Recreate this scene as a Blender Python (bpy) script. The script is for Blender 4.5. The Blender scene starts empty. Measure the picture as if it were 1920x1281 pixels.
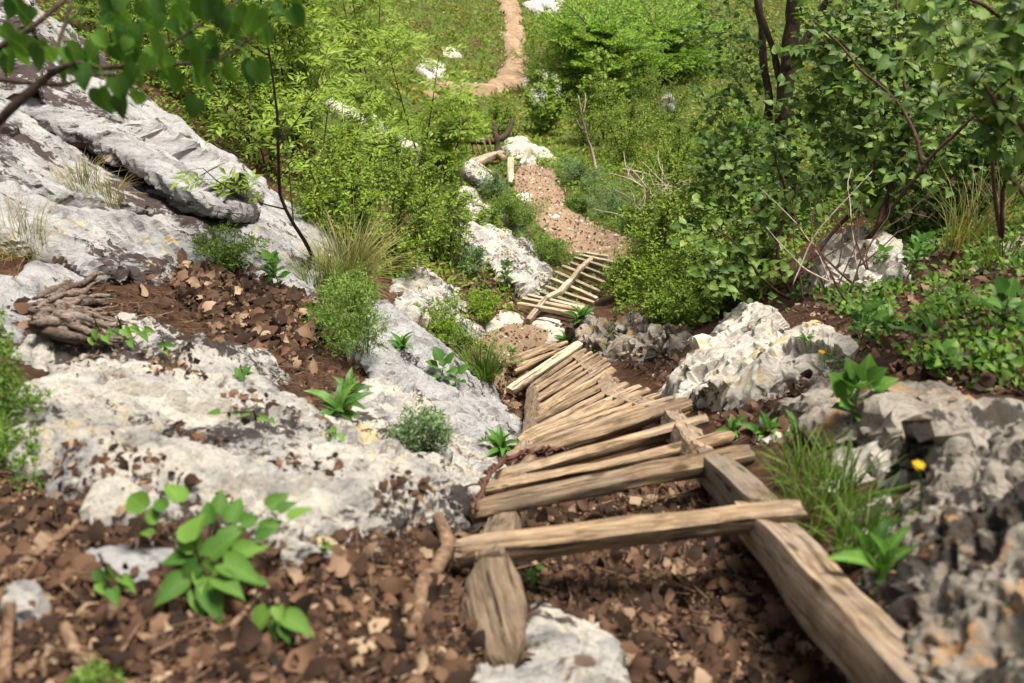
import bpy, math, random
import numpy as np
from mathutils import Matrix, Vector
from mathutils.bvhtree import BVHTree

random.seed(7)
RNG = np.random.default_rng(7)
SC = bpy.context.scene
COL = SC.collection

# ------------------------------------------------------------------ camera, sky, sun, exposure
PITCH = math.radians(43.0)
FPX = 1920 * 35.0 / 36.0
CP, SP = math.cos(PITCH), math.sin(PITCH)
cam_d = bpy.data.cameras.new('camera')
cam = bpy.data.objects.new('camera', cam_d)
COL.objects.link(cam)
cam.location = (0, 0, 0)
cam.rotation_euler = (math.radians(90) - PITCH, 0, 0)
cam_d.lens = 35
cam_d.sensor_width = 36
cam_d.clip_start = 0.05
cam_d.clip_end = 600
cam_d.dof.use_dof = True
cam_d.dof.focus_distance = 7.6
cam_d.dof.aperture_fstop = 2.7
SC.camera = cam

SUN_EL, SUN_AZ = math.radians(67), math.radians(44)       # azimuth from +Y, positive = right
world = bpy.data.worlds.new('World')
SC.world = world
world.use_nodes = True
wn, wl = world.node_tree.nodes, world.node_tree.links
bg = wn['Background']
sky = wn.new('ShaderNodeTexSky')
sky.sky_type = 'NISHITA'
sky.sun_disc = False
sky.sun_elevation = SUN_EL
sky.sun_rotation = SUN_AZ
sky.dust_density = 3.0
hs = wn.new('ShaderNodeHueSaturation')
hs.inputs['Saturation'].default_value = 0.15          # thin even cloud
wl.new(sky.outputs[0], hs.inputs['Color'])
wl.new(hs.outputs[0], bg.inputs['Color'])
bg.inputs['Strength'].default_value = 0.08
sun_d = bpy.data.lights.new('sun', 'SUN')
sun_d.energy = 4.7
sun_d.angle = math.radians(18)
sun_d.color = (1.0, 0.93, 0.82)
sun = bpy.data.objects.new('sun', sun_d)
COL.objects.link(sun)
sv = Vector((math.sin(SUN_AZ) * math.cos(SUN_EL), math.cos(SUN_AZ) * math.cos(SUN_EL), math.sin(SUN_EL)))
sun.rotation_euler = sv.to_track_quat('Z', 'Y').to_euler()
SC.view_settings.view_transform = 'Standard'
SC.view_settings.look = 'None'
SC.view_settings.exposure = 0.87
SC.view_settings.gamma = 1.0
SC.cycles.max_bounces = 6
SC.cycles.diffuse_bounces = 3
SC.cycles.transmission_bounces = 4
SC.cycles.use_denoising = True

# ------------------------------------------------------------------ numpy noise
def _h(ix, iy, iz, s):
    h = (ix.astype(np.int64) * 374761393 + iy.astype(np.int64) * 668265263 + iz.astype(np.int64) * 1274126177 + s * 974634777) & 0xffffffff
    h = ((h ^ (h >> 13)) * 1274126177) & 0xffffffff
    h = ((h ^ (h >> 15)) * 2246822519) & 0xffffffff
    return ((h ^ (h >> 16)) & 0xffffff) / float(0xffffff)

def vnoise(p, s=0):
    i = np.floor(p).astype(np.int64)
    f = p - i
    f = f * f * f * (f * (f * 6 - 15) + 10)
    x, y, z = i[:, 0], i[:, 1], i[:, 2]
    r = 0
    for a in (0, 1):
        wx = f[:, 0] if a else 1 - f[:, 0]
        for b in (0, 1):
            wy = f[:, 1] if b else 1 - f[:, 1]
            for c in (0, 1):
                wz = f[:, 2] if c else 1 - f[:, 2]
                r = r + wx * wy * wz * _h(x + a, y + b, z + c, s)
    return r * 2 - 1

def fbm(p, oct=4, s=0, gain=0.5, ridged=False):
    a, t, r = 1.0, 0.0, 0
    q = p.copy()
    for k in range(oct):
        n = vnoise(q, s + k * 17)
        r = r + a * ((1 - 2 * np.abs(n)) if ridged else n)
        t += a
        a *= gain
        q = q * 2.03 + 11.7
    return r / t

def worley(p, s=0):
    i = np.floor(p).astype(np.int64)
    best = np.full(len(p), 9.0)
    for a in (-1, 0, 1):
        for b in (-1, 0, 1):
            for c in (-1, 0, 1):
                j = i + np.array([a, b, c])
                q = np.stack([_h(j[:, 0], j[:, 1], j[:, 2], s + k) for k in (1, 2, 3)], 1) + j
                best = np.minimum(best, ((q - p) ** 2).sum(1))
    return np.sqrt(best)

def facets(p, s=0):
    """broken planes: each cell its own height and tilt"""
    i = np.floor(p).astype(np.int64)
    best = np.full(len(p), 9.0); h = np.zeros(len(p))
    for a in (-1, 0, 1):
        for b in (-1, 0, 1):
            for c in (-1, 0, 1):
                j = i + np.array([a, b, c])
                r = [_h(j[:, 0], j[:, 1], j[:, 2], s + k) for k in range(1, 8)]
                e = p - (np.stack(r[:3], 1) + j)
                d = (e ** 2).sum(1)
                m = d < best
                best[m] = d[m]
                h[m] = ((r[3] - .5) + (r[4] - .5) * 1.3 * e[:, 0] + (r[5] - .5) * 1.3 * e[:, 1] + (r[6] - .5) * 1.3 * e[:, 2])[m]
    return h

def sstep(a, b, x):
    t = np.clip((x - a) / (b - a), 0, 1)
    return t * t * (3 - 2 * t)

def nrm(v):
    return v / np.maximum(np.linalg.norm(v, axis=-1, keepdims=True), 1e-9)

# ------------------------------------------------------------------ the shape of the hillside
def ray(px, py):
    px, py = np.asarray(px, float), np.asarray(py, float)
    r, u = (px - 960) / FPX, (640.5 - py) / FPX
    return np.stack([r, CP + u * SP, -SP + u * CP], -1)

def W(px, py, d):
    return ray(px, py) * np.asarray(d, float)[..., None]

def project(p):
    d = p[:, 1] * CP - p[:, 2] * SP
    u = p[:, 1] * SP + p[:, 2] * CP
    d = np.where(d < .05, .05, d)
    return 960 + FPX * p[:, 0] / d, 640.5 - FPX * u / d, d

ROWS = {
    1281: [(0, 1.85), (500, 1.9), (800, 2.0), (1000, 2.32), (1150, 2.32), (1450, 2.3), (1650, 2.15), (1920, 1.8)],
    1150: [(900, 2.62), (1150, 2.6), (1400, 2.6)],
    1050: [(0, 2.2), (350, 2.3), (720, 2.42), (1000, 2.82), (1250, 2.85), (1400, 2.8), (1600, 2.5), (1900, 2.3)],
    900: [(0, 2.65), (200, 2.75), (500, 2.95), (780, 3.2), (1500, 3.1), (1750, 2.75), (1920, 2.7)],
    780: [(0, 3.1), (250, 3.3), (600, 3.9), (850, 5.0), (1400, 4.4), (1600, 3.7), (1900, 3.1)],
    735: [(930, 7.2)],
    700: [(100, 3.6), (350, 4.2), (560, 4.8), (800, 6.5), (925, 8.0), (1230, 7.0), (1400, 5.4), (1600, 4.5), (1900, 3.6)],
    640: [(0, 3.9), (250, 4.6), (500, 5.4), (700, 6.2), (830, 7.8), (980, 9.3), (1130, 9.0), (1300, 6.8), (1500, 5.5), (1750, 4.1), (1900, 3.8)],
    580: [(100, 4.8), (400, 5.7), (620, 6.7), (800, 8.3), (1350, 8.2), (1500, 6.6), (1700, 5.1), (1900, 4.3)],
    500: [(0, 5.1), (300, 6.1), (550, 7.4), (700, 8.9), (880, 10.6), (1250, 11.6), (1400, 9.8), (1600, 7.2), (1800, 5.6), (1920, 4.9)],
    420: [(0, 5.5), (250, 6.6), (450, 7.6), (650, 9.6), (850, 12), (1050, 13.3), (1200, 13.5), (1350, 12.2), (1500, 9.8), (1700, 7.6), (1920, 5.8)],
    320: [(0, 6.2), (200, 7.2), (400, 8.5), (600, 10.8), (800, 13.4), (960, 15), (1050, 15.2), (1180, 16), (1350, 15.2), (1600, 11.3), (1900, 7.8)],
    230: [(0, 7), (200, 8.2), (400, 9.9), (600, 12.6), (780, 16.5), (900, 20.5), (1050, 22), (1200, 22), (1400, 19.5), (1700, 14)],
    120: [(100, 8.5), (300, 10.8), (500, 14), (700, 20), (900, 27), (1200, 27), (1500, 23), (1800, 16)],
    0: [(0, 8.5), (300, 12.5), (550, 19), (800, 30), (960, 33), (1300, 33), (1600, 28), (1900, 20)],
}
def rung_ends(pl, pr, dm, L, sgn):
    a, b = ray(*pl), ray(*pr)
    lo, hi = 0.0, 1.4
    if np.linalg.norm((b - a) * dm) >= L:
        return a * dm, b * dm
    for _ in range(40):
        m = (lo + hi) / 2
        if np.linalg.norm(b * (dm + sgn * m / 2) - a * (dm - sgn * m / 2)) > L:
            hi = m
        else:
            lo = m
    return a * (dm - sgn * lo / 2), b * (dm + sgn * lo / 2)

# near ladder: (left px, right px, depth, length, thickness)
RUNGS = [((858, 1038), (1508, 962), 2.62, .92, .078), ((884, 962), (1406, 852), 3.12, .93, .066), ((908, 922), (1368, 822), 3.48, .93, .060),
         ((930, 896), (1322, 790), 3.88, .93, .062), ((952, 868), (1288, 757), 4.35, .95, .095), ((982, 848), (1258, 747), 4.75, .93, .055),
         ((976, 838), (1234, 740), 5.0, .92, .055), ((974, 830), (1213, 732), 5.25, .92, .060), ((1000, 815), (1198, 726), 5.6, .88, .062),
         ((975, 822), (1174, 719), 5.85, .92, .065), ((982, 799), (1158, 711), 6.25, .88, .075), ((998, 786), (1150, 694), 6.6, .86, .085),
         ((988, 778), (1143, 683), 6.85, .88, .055), ((987, 766), (1136, 676), 7.1, .88, .060), ((986, 757), (1128, 671), 7.3, .86, .050),
         ((988, 748), (1119, 664), 7.5, .86, .050), ((990, 739), (1110, 660), 7.7, .86, .050), ((993, 730), (1097, 654), 7.95, .86, .060),
         ((968, 715), (1078, 655), 8.2, .86, .060), ((965, 700), (1068, 652), 8.4, .86, .065), ((965, 690), (1076, 647), 8.6, .86, .055),
         ((958, 682), (1064, 643), 8.8, .86, .060), ((960, 674), (1041, 645), 9.0, .8, .060)]
ends = [rung_ends(r[0], r[1], r[2], r[3], 1) for r in RUNGS]
R2 = [((971, 571), (1104, 594), 9.85, .85), ((981, 561), (1102, 586), 10.05, .85), ((991, 555), (1099, 580), 10.2, .8), ((1013, 549), (1098, 577), 10.35, .75),
      ((1023, 539), (1114, 569), 10.55, .75), ((1034, 524), (1120, 561), 10.8, .75), ((1042, 512), (1126, 549), 11.05, .75), ((1055, 500), (1140, 535), 11.3, .75),
      ((1070, 494), (1146, 522), 11.5, .7), ((1077, 485), (1152, 507), 11.75, .7), ((1088, 480), (1150, 494), 11.95, .65), ((1096, 476), (1142, 483), 12.1, .6)]
e2 = [rung_ends(r[0], r[1], r[2], r[3], -1) for r in R2]
ctrl = [W(px, py, d) for py, l in ROWS.items() for px, d in l]
for k, (a, b) in enumerate(ends):                 # the hillside lies under the ladder
    if k > 0:
        dz = -.13 - .10 * min(1, k / 4)
        for f in (0.0, .5, 1.0):
            ctrl.append(a + (b - a) * f + np.array([0, 0, dz]))
for a, b in e2[::2]:
    for f in (0.0, .5, 1.0):
        ctrl.append(a + (b - a) * f + np.array([0, 0, -.16]))
ctrl += [np.array(q, float) for q in [(0, 0, -1.5), (-1.5, 0, -1.45), (1.6, 0, -1.4), (0, -4, 0.2), (-5, -3, 0.2), (5, -3, 0.3),
         (-8, 4, -1.6), (-9, 10, -2.6), (8, 4, -2.2), (9, 11, -5), (0, 48, -15), (-30, 48, -10), (30, 48, -11), (-26, 20, -4), (26, 20, -6), (0, 80, -13), (-40, 80, -8), (40, 80, -9)]]
ctrl = np.array(ctrl)
_n = len(ctrl)
_D = np.linalg.norm(ctrl[:, None, :2] - ctrl[None, :, :2], axis=-1)
_A = np.zeros((_n + 3, _n + 3))
_A[:_n, :_n] = _D - np.eye(_n) * 0.03
_A[:_n, _n:] = np.c_[np.ones(_n), ctrl[:, :2]]
_A[_n:, :_n] = _A[:_n, _n:].T
_wts = np.linalg.solve(_A, np.r_[ctrl[:, 2], 0, 0, 0])

def H(x, y, fine=True):
    x, y = np.asarray(x, float).ravel(), np.asarray(y, float).ravel()
    z = np.empty(len(x))
    for k in range(0, len(x), 20000):
        a, b = x[k:k + 20000], y[k:k + 20000]
        r = np.hypot(a[:, None] - ctrl[None, :, 0], b[:, None] - ctrl[None, :, 1])
        z[k:k + 20000] = r @ _wts[:_n] + _wts[_n] + _wts[_n + 1] * a + _wts[_n + 2] * b
    if fine:
        p = np.c_[x, y, np.zeros(len(x))]
        z = z + 0.05 * fbm(p * 1.7, 4, 3) + 0.012 * fbm(p * 16, 3, 9)
    return z

def ground_depth(px, py):
    px, py = np.asarray(px, float).ravel(), np.asarray(py, float).ravel()
    r = ray(px, py)
    ds = np.concatenate([np.linspace(1.2, 12, 160), np.linspace(12.1, 70, 200)])
    best = np.full(len(px), 40.0)
    for k in range(len(px)):
        pts = r[k][None] * ds[:, None]
        below = pts[:, 2] < H(pts[:, 0], pts[:, 1], False)
        j = int(np.argmax(below))
        if below[j]:
            lo, hi = (ds[j - 1] if j else 1.0), ds[j]
            for _ in range(12):
                m = (lo + hi) / 2
                q = r[k] * m
                if q[2] < H(q[0], q[1], False)[0]:
                    hi = m
                else:
                    lo = m
            best[k] = hi
    return best

# ------------------------------------------------------------------ mesh and object helpers
def mesh_np(name, v, t, mat=None, smooth=True, co=None):
    me = bpy.data.meshes.new(name)
    v = np.ascontiguousarray(v, dtype=np.float32)
    t = np.ascontiguousarray(t, dtype=np.int32)
    n = t.shape[1]
    me.vertices.add(len(v))
    me.vertices.foreach_set('co', v.ravel())
    me.loops.add(t.size)
    me.loops.foreach_set('vertex_index', t.ravel())
    me.polygons.add(len(t))
    me.polygons.foreach_set('loop_start', np.arange(0, t.size, n, dtype=np.int32))
    me.polygons.foreach_set('use_smooth', np.full(len(t), smooth))
    me.update(calc_edges=True)
    if co is not None:
        at = me.attributes.new('leafco', 'FLOAT_VECTOR', 'POINT')
        at.data.foreach_set('vector', np.tile(co, (len(v) // len(co), 1)).astype(np.float32).ravel())
    if mat:
        me.materials.append(mat)
    return me

def link(name, data, parent=None, loc=(0, 0, 0), matrix=None):
    o = bpy.data.objects.new(name, data)
    COL.objects.link(o)
    if matrix is not None:
        o.matrix_local = matrix
    else:
        o.location = loc
    if parent:
        o.parent = parent
    return o

def tag(o, label=None, cat=None, group=None, kind=None):
    if label:
        o['label'] = label
    if cat:
        o['category'] = cat
    if group:
        o['group'] = group
    if kind:
        o['kind'] = kind
    return o

def empty(name, loc, label, cat, group=None):
    o = link(name, None, loc=tuple(loc))
    o.empty_display_size = 0.1
    return tag(o, label, cat, group)

class Acc:
    """collects triangles"""
    def __init__(s):
        s.v, s.t, s.n = [], [], 0
    def add(s, v, t):
        if len(v):
            s.v.append(np.asarray(v, float))
            s.t.append(np.asarray(t, int) + s.n)
            s.n += len(v)
    def get(s):
        return np.concatenate(s.v), np.concatenate(s.t)

def tube(path, rad, sides=6, cap=True):
    p = np.asarray(path, float)
    r = np.broadcast_to(np.asarray(rad, float), (len(p),))
    tan = nrm(np.gradient(p, axis=0))
    ref = np.array([0.31, 0.2, 0.93]) if abs(tan[0][2]) < .8 else np.array([1., 0.1, 0])
    u = nrm(np.cross(tan, ref))
    w = np.cross(tan, u)
    a = np.linspace(0, 2 * np.pi, sides, endpoint=False)
    v = p[:, None] + r[:, None, None] * (np.cos(a)[None, :, None] * u[:, None] + np.sin(a)[None, :, None] * w[:, None])
    v = v.reshape(-1, 3)
    T = []
    for i in range(len(p) - 1):
        for k in range(sides):
            a0, a1 = i * sides + k, i * sides + (k + 1) % sides
            T += [(a0, a1, a1 + sides), (a0, a1 + sides, a0 + sides)]
    if cap:
        for base, flip in ((0, 1), ((len(p) - 1) * sides, 0)):
            for k in range(1, sides - 1):
                T.append((base, base + k + 1, base + k) if flip else (base, base + k, base + k + 1))
    return v, np.array(T)

def tubes(p0, p1, p2, r0, r1):
    """many thin three-sided bent twigs at once"""
    n = len(p0)
    tan = nrm(p2 - p0)
    ref = np.where(np.abs(tan[:, 2:3]) < .8, np.array([[0., 0, 1]]), np.array([[1., 0, 0]]))
    u = nrm(np.cross(tan, ref)); w = np.cross(tan, u)
    V = np.empty((n, 3, 3, 3))
    for i, (p, r) in enumerate(((p0, r0), (p1, (r0 + r1) / 2), (p2, r1))):
        for k in range(3):
            a = k * 2.094
            V[:, i, k] = p + np.reshape(r, (-1, 1)) * (math.cos(a) * u + math.sin(a) * w)
    T = []
    for i in range(2):
        for k in range(3):
            a0, a1 = i * 3 + k, i * 3 + (k + 1) % 3
            T += [(a0, a1, a1 + 3), (a0, a1 + 3, a0 + 3)]
    T = np.array(T)
    return V.reshape(-1, 3), (T[None] + (np.arange(n) * 9)[:, None, None]).reshape(-1, 3)

def bez(a, b, c, n=10):
    t = np.linspace(0, 1, n)[:, None]
    return (1 - t) ** 2 * np.asarray(a) + 2 * t * (1 - t) * np.asarray(b) + t ** 2 * np.asarray(c)

def poly_resample(P, step):
    P = np.asarray(P, float)
    out = []
    for i in range(len(P)):
        a, b = P[i], P[(i + 1) % len(P)]
        n = max(1, int(np.linalg.norm((b - a)[:2]) / step))
        for k in range(n):
            out.append(a + (b - a) * k / n)
    return np.array(out)

def poly_sd(P, Q):
    """signed distance (inside negative), nearest segment and parameter for points Q to closed polygon P (2-D)"""
    A = P; B = np.roll(P, -1, 0)
    E = B - A
    best = np.full(len(Q), 1e9); seg = np.zeros(len(Q), int); par = np.zeros(len(Q)); ins = np.zeros(len(Q), bool)
    for i in range(len(A)):
        w = Q - A[i]
        t = np.clip((w @ E[i]) / max(E[i] @ E[i], 1e-12), 0, 1)
        d = np.hypot(w[:, 0] - t * E[i, 0], w[:, 1] - t * E[i, 1])
        m = d < best
        best[m] = d[m]; seg[m] = i; par[m] = t[m]
        c = ((A[i, 1] > Q[:, 1]) != (B[i, 1] > Q[:, 1]))
        if E[i, 1] != 0:
            ins ^= c & (Q[:, 0] < E[i, 0] * (Q[:, 1] - A[i, 1]) / E[i, 1] + A[i, 0])
    return np.where(ins, -best, best), seg, par

def in_px(poly, px, py):
    P = np.asarray(poly, float)
    ins = np.zeros(len(px), bool)
    for i in range(len(P)):
        a, b = P[i], P[(i + 1) % len(P)]
        c = (a[1] > py) != (b[1] > py)
        if b[1] != a[1]:
            ins ^= c & (px < (b[0] - a[0]) * (py - a[1]) / (b[1] - a[1]) + a[0])
    return ins

# ------------------------------------------------------------------ materials
def mat_new(name):
    m = bpy.data.materials.new(name)
    m.use_nodes = True
    nt = m.node_tree
    return m, nt.nodes, nt.links, nt.nodes['Principled BSDF']

def N(nodes, links, typ, ins=None, **kw):
    n = nodes.new(typ)
    for k, v in kw.items():
        setattr(n, k, v)
    for k, v in (ins or {}).items():
        if isinstance(v, bpy.types.NodeSocket):
            links.new(v, n.inputs[k])
        else:
            n.inputs[k].default_value = v
    return n

def ramp(nodes, links, fac, stops, interp='LINEAR'):
    n = nodes.new('ShaderNodeValToRGB')
    n.color_ramp.interpolation = interp
    e = n.color_ramp.elements
    while len(e) < len(stops):
        e.new(0.5)
    for x, (p, c) in zip(e, stops):
        x.position = p
        x.color = (c, c, c, 1) if isinstance(c, (int, float)) else (*c, 1)
    links.new(fac, n.inputs['Fac'])
    return n.outputs['Color']

def mixc(nodes, links, fac, a, b, mode='MIX'):
    n = nodes.new('ShaderNodeMix')
    n.data_type = 'RGBA'
    n.blend_type = mode
    for k, v in ((0, fac), (6, a), (7, b)):
        if isinstance(v, bpy.types.NodeSocket):
            links.new(v, n.inputs[k])
        else:
            n.inputs[k].default_value = (*v, 1) if isinstance(v, tuple) else v
    return n.outputs[2]

def obj_coords(nodes, links, scale=(1, 1, 1), rot=(0, 0, 0)):
    tc = nodes.new('ShaderNodeTexCoord')
    oi = nodes.new('ShaderNodeObjectInfo')
    mul = N(nodes, links, 'ShaderNodeVectorMath', {0: oi.outputs['Random'], 1: (37.0, 91.0, 53.0)}, operation='MULTIPLY')
    add = N(nodes, links, 'ShaderNodeVectorMath', {0: tc.outputs['Object'], 1: mul.outputs[0]}, operation='ADD')
    mp = N(nodes, links, 'ShaderNodeMapping', {'Vector': add.outputs[0], 'Scale': scale, 'Rotation': rot})
    return add.outputs[0], mp.outputs[0], oi.outputs['Random']

def noise(nodes, links, vec, scale, detail=6, rough=.55, dist=0.0):
    return N(nodes, links, 'ShaderNodeTexNoise', {'Vector': vec, 'Scale': scale, 'Detail': detail, 'Roughness': rough, 'Distortion': dist}).outputs['Fac']

def rock_mat(name, light, mid, dark, lichen=(.50, .36, .13), lich_amt=.5, spot=(.035, .026, .022), spot_amt=.5, stretch=(1, 1, 1), rot=(0, 0, 0), bump=.5, stain=(.13, .075, .045), stain_amt=.0, grain=1.0, spot_scale=6.5):
    m, n, l, b = mat_new(name)
    raw, st, rnd = obj_coords(n, l, stretch, rot)
    a = noise(n, l, st, 2.6, 12, .74, .4)
    c = ramp(n, l, a, [(.34, dark), (.45, mid), (.55, light), (.75, tuple(min(1, x * 1.12) for x in light))])
    st4 = N(n, l, 'ShaderNodeMapping', {'Vector': st, 'Scale': (1, 2.2, 2.2)}).outputs[0]
    f = noise(n, l, st4, 17, 9, .75)
    c = mixc(n, l, .8 * grain, c, ramp(n, l, f, [(.34, .35), (.46, .92), (.7, 1.06)]), 'MULTIPLY')
    f2 = noise(n, l, raw, 95, 6, .7)
    c = mixc(n, l, .75 * grain, c, ramp(n, l, f2, [(.32, .35), (.44, .95), (.7, 1.06)]), 'MULTIPLY')
    # orange and yellow lichen crusts
    q = noise(n, l, raw, 13, 8, .68, .5)
    q2 = noise(n, l, raw, 3.2, 4, .55)
    qq = N(n, l, 'ShaderNodeMath', {0: q, 1: q2}, operation='MULTIPLY').outputs[0]
    k = ramp(n, l, qq, [(.38 - .09 * lich_amt, 0.0), (.44 - .09 * lich_amt, .75)])
    c = mixc(n, l, k, c, mixc(n, l, q, lichen, tuple(min(1, x * 1.35 + .05) for x in lichen)))
    # near-black lichen patches, also painted shade for holes on pale and pitted rock
    s = noise(n, l, st, spot_scale, 9, .75, .4)
    s2 = noise(n, l, raw, 1.7, 2, .5)
    ss = N(n, l, 'ShaderNodeMath', {0: s, 1: s2}, operation='MULTIPLY').outputs[0]
    k2 = ramp(n, l, ss, [(.37 - .09 * spot_amt, 0.0), (.385 - .085 * spot_amt, .92)])
    c = mixc(n, l, k2, c, spot)
    if stain_amt:
        s3 = noise(n, l, raw, 4.2, 11, .78, .4)
        c = mixc(n, l, ramp(n, l, s3, [(.66 - .14 * stain_amt, 0.0), (.70 - .13 * stain_amt, .9)]), c, stain)
    l.new(c, b.inputs['Base Color'])
    b.inputs['Roughness'].default_value = .9
    b.inputs['Specular IOR Level'].default_value = .2
    bf = noise(n, l, st, 22, 11, .75)
    bm = N(n, l, 'ShaderNodeBump', {'Height': bf, 'Strength': bump, 'Distance': .05})
    b2 = N(n, l, 'ShaderNodeBump', {'Height': f, 'Strength': bump, 'Distance': .02, 'Normal': bm.outputs[0]})
    l.new(b2.outputs[0], b.inputs['Normal'])
    return m

M = {}
M['slab'] = rock_mat('limestone_slab', (.40, .393, .385), (.30, .296, .292), (.13, .127, .125), lich_amt=.35, spot=(.04, .022, .02), spot_amt=1.15, stretch=(.7, 1.6, 2.4), rot=(0, .5, .6), bump=.55)
M['pale'] = rock_mat('pale_limestone', (.64, .595, .515), (.49, .468, .44), (.235, .24, .25), lichen=(.60, .45, .21), lich_amt=.5, spot_amt=.85, stretch=(1, 1.3, 2.5), rot=(.2, .3, .5), bump=.7, stain_amt=.6, spot_scale=11)
M['ridge'] = rock_mat('grey_limestone', (.41, .405, .40), (.31, .305, .305), (.14, .14, .14), lich_amt=.2, spot_amt=.7, stretch=(1.2, 1.2, 3), rot=(.4, .7, .5), bump=.6)
M['pitted'] = rock_mat('pitted_limestone', (.52, .465, .39), (.33, .29, .24), (.09, .08, .068), lichen=(.48, .24, .06), lich_amt=.95, spot=(.05, .045, .04), spot_amt=1.1, bump=.9)
M['boulder'] = rock_mat('pale_boulder', (.70, .655, .575), (.57, .525, .45), (.31, .275, .225), lichen=(.55, .38, .14), lich_amt=.7, spot_amt=.6, bump=.75)
M['creamstone'] = rock_mat('cream_stone', (.54, .50, .43), (.46, .415, .345), (.31, .27, .215), lich_amt=.2, spot_amt=.1, bump=.5)  # pale cream stone with little lichen

def soil_mat(name, dark, mid, light, green=None, scale=14):
    m, n, l, b = mat_new(name)
    tc = n.new('ShaderNodeTexCoord')
    P = tc.outputs['Object']
    a = noise(n, l, P, scale, 10, .72)
    c = ramp(n, l, a, [(.3, dark), (.5, mid), (.72, light)])
    w = noise(n, l, P, 1.1, 5, .6)
    c = mixc(n, l, .5, c, ramp(n, l, w, [(.3, .65), (.7, 1.2)]), 'MULTIPLY')
    v = N(n, l, 'ShaderNodeTexVoronoi', {'Vector': P, 'Scale': scale * 5}).outputs['Distance']
    k = ramp(n, l, v, [(.0, .75), (.13, 0.0)])
    c = mixc(n, l, k, c, tuple(min(1, x * 2.2) for x in light))
    if green:
        at = N(n, l, 'ShaderNodeAttribute', attribute_name='turf')
        g = noise(n, l, P, 5, 8, .7)
        gc = ramp(n, l, g, [(.3, tuple(x * .45 for x in green)), (.5, green), (.7, tuple(x * 1.5 for x in green))])
        g2 = noise(n, l, P, 2.2, 8, .7)
        gm = N(n, l, 'ShaderNodeMath', {0: at.outputs['Fac'], 1: ramp(n, l, g2, [(.38, .1), (.55, 1.0)])}, operation='MULTIPLY')
        c = mixc(n, l, gm.outputs[0], c, gc)
    l.new(c, b.inputs['Base Color'])
    b.inputs['Roughness'].default_value = .95
    b.inputs['Specular IOR Level'].default_value = .1
    bm = N(n, l, 'ShaderNodeBump', {'Height': noise(n, l, P, scale * 2.5, 10, .75), 'Strength': .9, 'Distance': .03})
    l.new(bm.outputs[0], b.inputs['Normal'])
    return m

M['soil'] = soil_mat('brown_soil', (.028, .015, .009), (.075, .04, .024), (.14, .08, .05), green=(.07, .105, .02))
M['path'] = soil_mat('trodden_earth', (.18, .115, .075), (.28, .19, .125), (.40, .29, .20), scale=22)
M['path_far'] = soil_mat('pale_earth', (.17, .105, .062), (.28, .19, .12), (.42, .31, .21), scale=5)

def wood_mat(name, dark, mid, light, grey=.35):
    m, n, l, b = mat_new(name)
    raw, st, rnd = obj_coords(n, l, (5, 75, 75))
    wv = N(n, l, 'ShaderNodeVectorMath', {0: raw, 1: N(n, l, 'ShaderNodeVectorMath', {0: N(n, l, 'ShaderNodeTexNoise', {'Vector': raw, 'Scale': 5.0, 'Detail': 3.0}).outputs['Color'], 1: (.0, .03, .03)}, operation='MULTIPLY').outputs[0]}, operation='ADD').outputs[0]
    sc = lambda v: N(n, l, 'ShaderNodeMapping', {'Vector': wv, 'Scale': v}).outputs[0]
    a = noise(n, l, sc((4, 70, 70)), 1.0, 10, .7, .3)
    c = ramp(n, l, a, [(.33, dark), (.46, mid), (.58, light), (.75, tuple(x * 1.15 for x in light))])
    bl = noise(n, l, raw, 9, 6, .65)
    c = mixc(n, l, .75, c, ramp(n, l, bl, [(.32, .42), (.5, .95), (.7, 1.12)]), 'MULTIPLY')
    g = noise(n, l, raw, 4, 5, .6)
    gr = N(n, l, 'ShaderNodeMath', {0: ramp(n, l, g, [(.4, 0.1), (.65, 1.0)]), 1: ramp(n, l, N(n, l, 'ShaderNodeMath', {0: N(n, l, 'ShaderNodeMath', {0: rnd, 1: 7.3}, operation='MULTIPLY').outputs[0]}, operation='FRACT').outputs[0], [(0, grey * .5), (1, min(1, grey * 2.2))])}, operation='MULTIPLY').outputs[0]
    c = mixc(n, l, gr, c, tuple(.5 * x + .11 for x in light))
    c = mixc(n, l, 1.0, c, ramp(n, l, rnd, [(0, .62), (.5, .95), (1, 1.2)]), 'MULTIPLY')
    cr = noise(n, l, sc((1.5, 48, 48)), 1.0, 5, .6)
    c = mixc(n, l, ramp(n, l, cr, [(.34, .9), (.39, 0.0)]), c, tuple(x * .35 for x in dark))
    kn = N(n, l, 'ShaderNodeTexVoronoi', {'Vector': N(n, l, 'ShaderNodeMapping', {'Vector': raw, 'Scale': (5, 11, 11)}).outputs[0], 'Scale': 1.0}).outputs['Distance']
    c = mixc(n, l, ramp(n, l, kn, [(.10, .8), (.2, 0.0)]), c, tuple(x * .8 for x in dark))
    l.new(c, b.inputs['Base Color'])
    b.inputs['Roughness'].default_value = .88
    b.inputs['Specular IOR Level'].default_value = .15
    bm = N(n, l, 'ShaderNodeBump', {'Height': a, 'Strength': 1.0, 'Distance': .012})
    b2 = N(n, l, 'ShaderNodeBump', {'Height': ramp(n, l, cr, [(.3, 0.0), (.42, 1.0)]), 'Strength': .8, 'Distance': .012, 'Normal': bm.outputs[0]})
    l.new(b2.outputs[0], b.inputs['Normal'])
    return m

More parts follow.
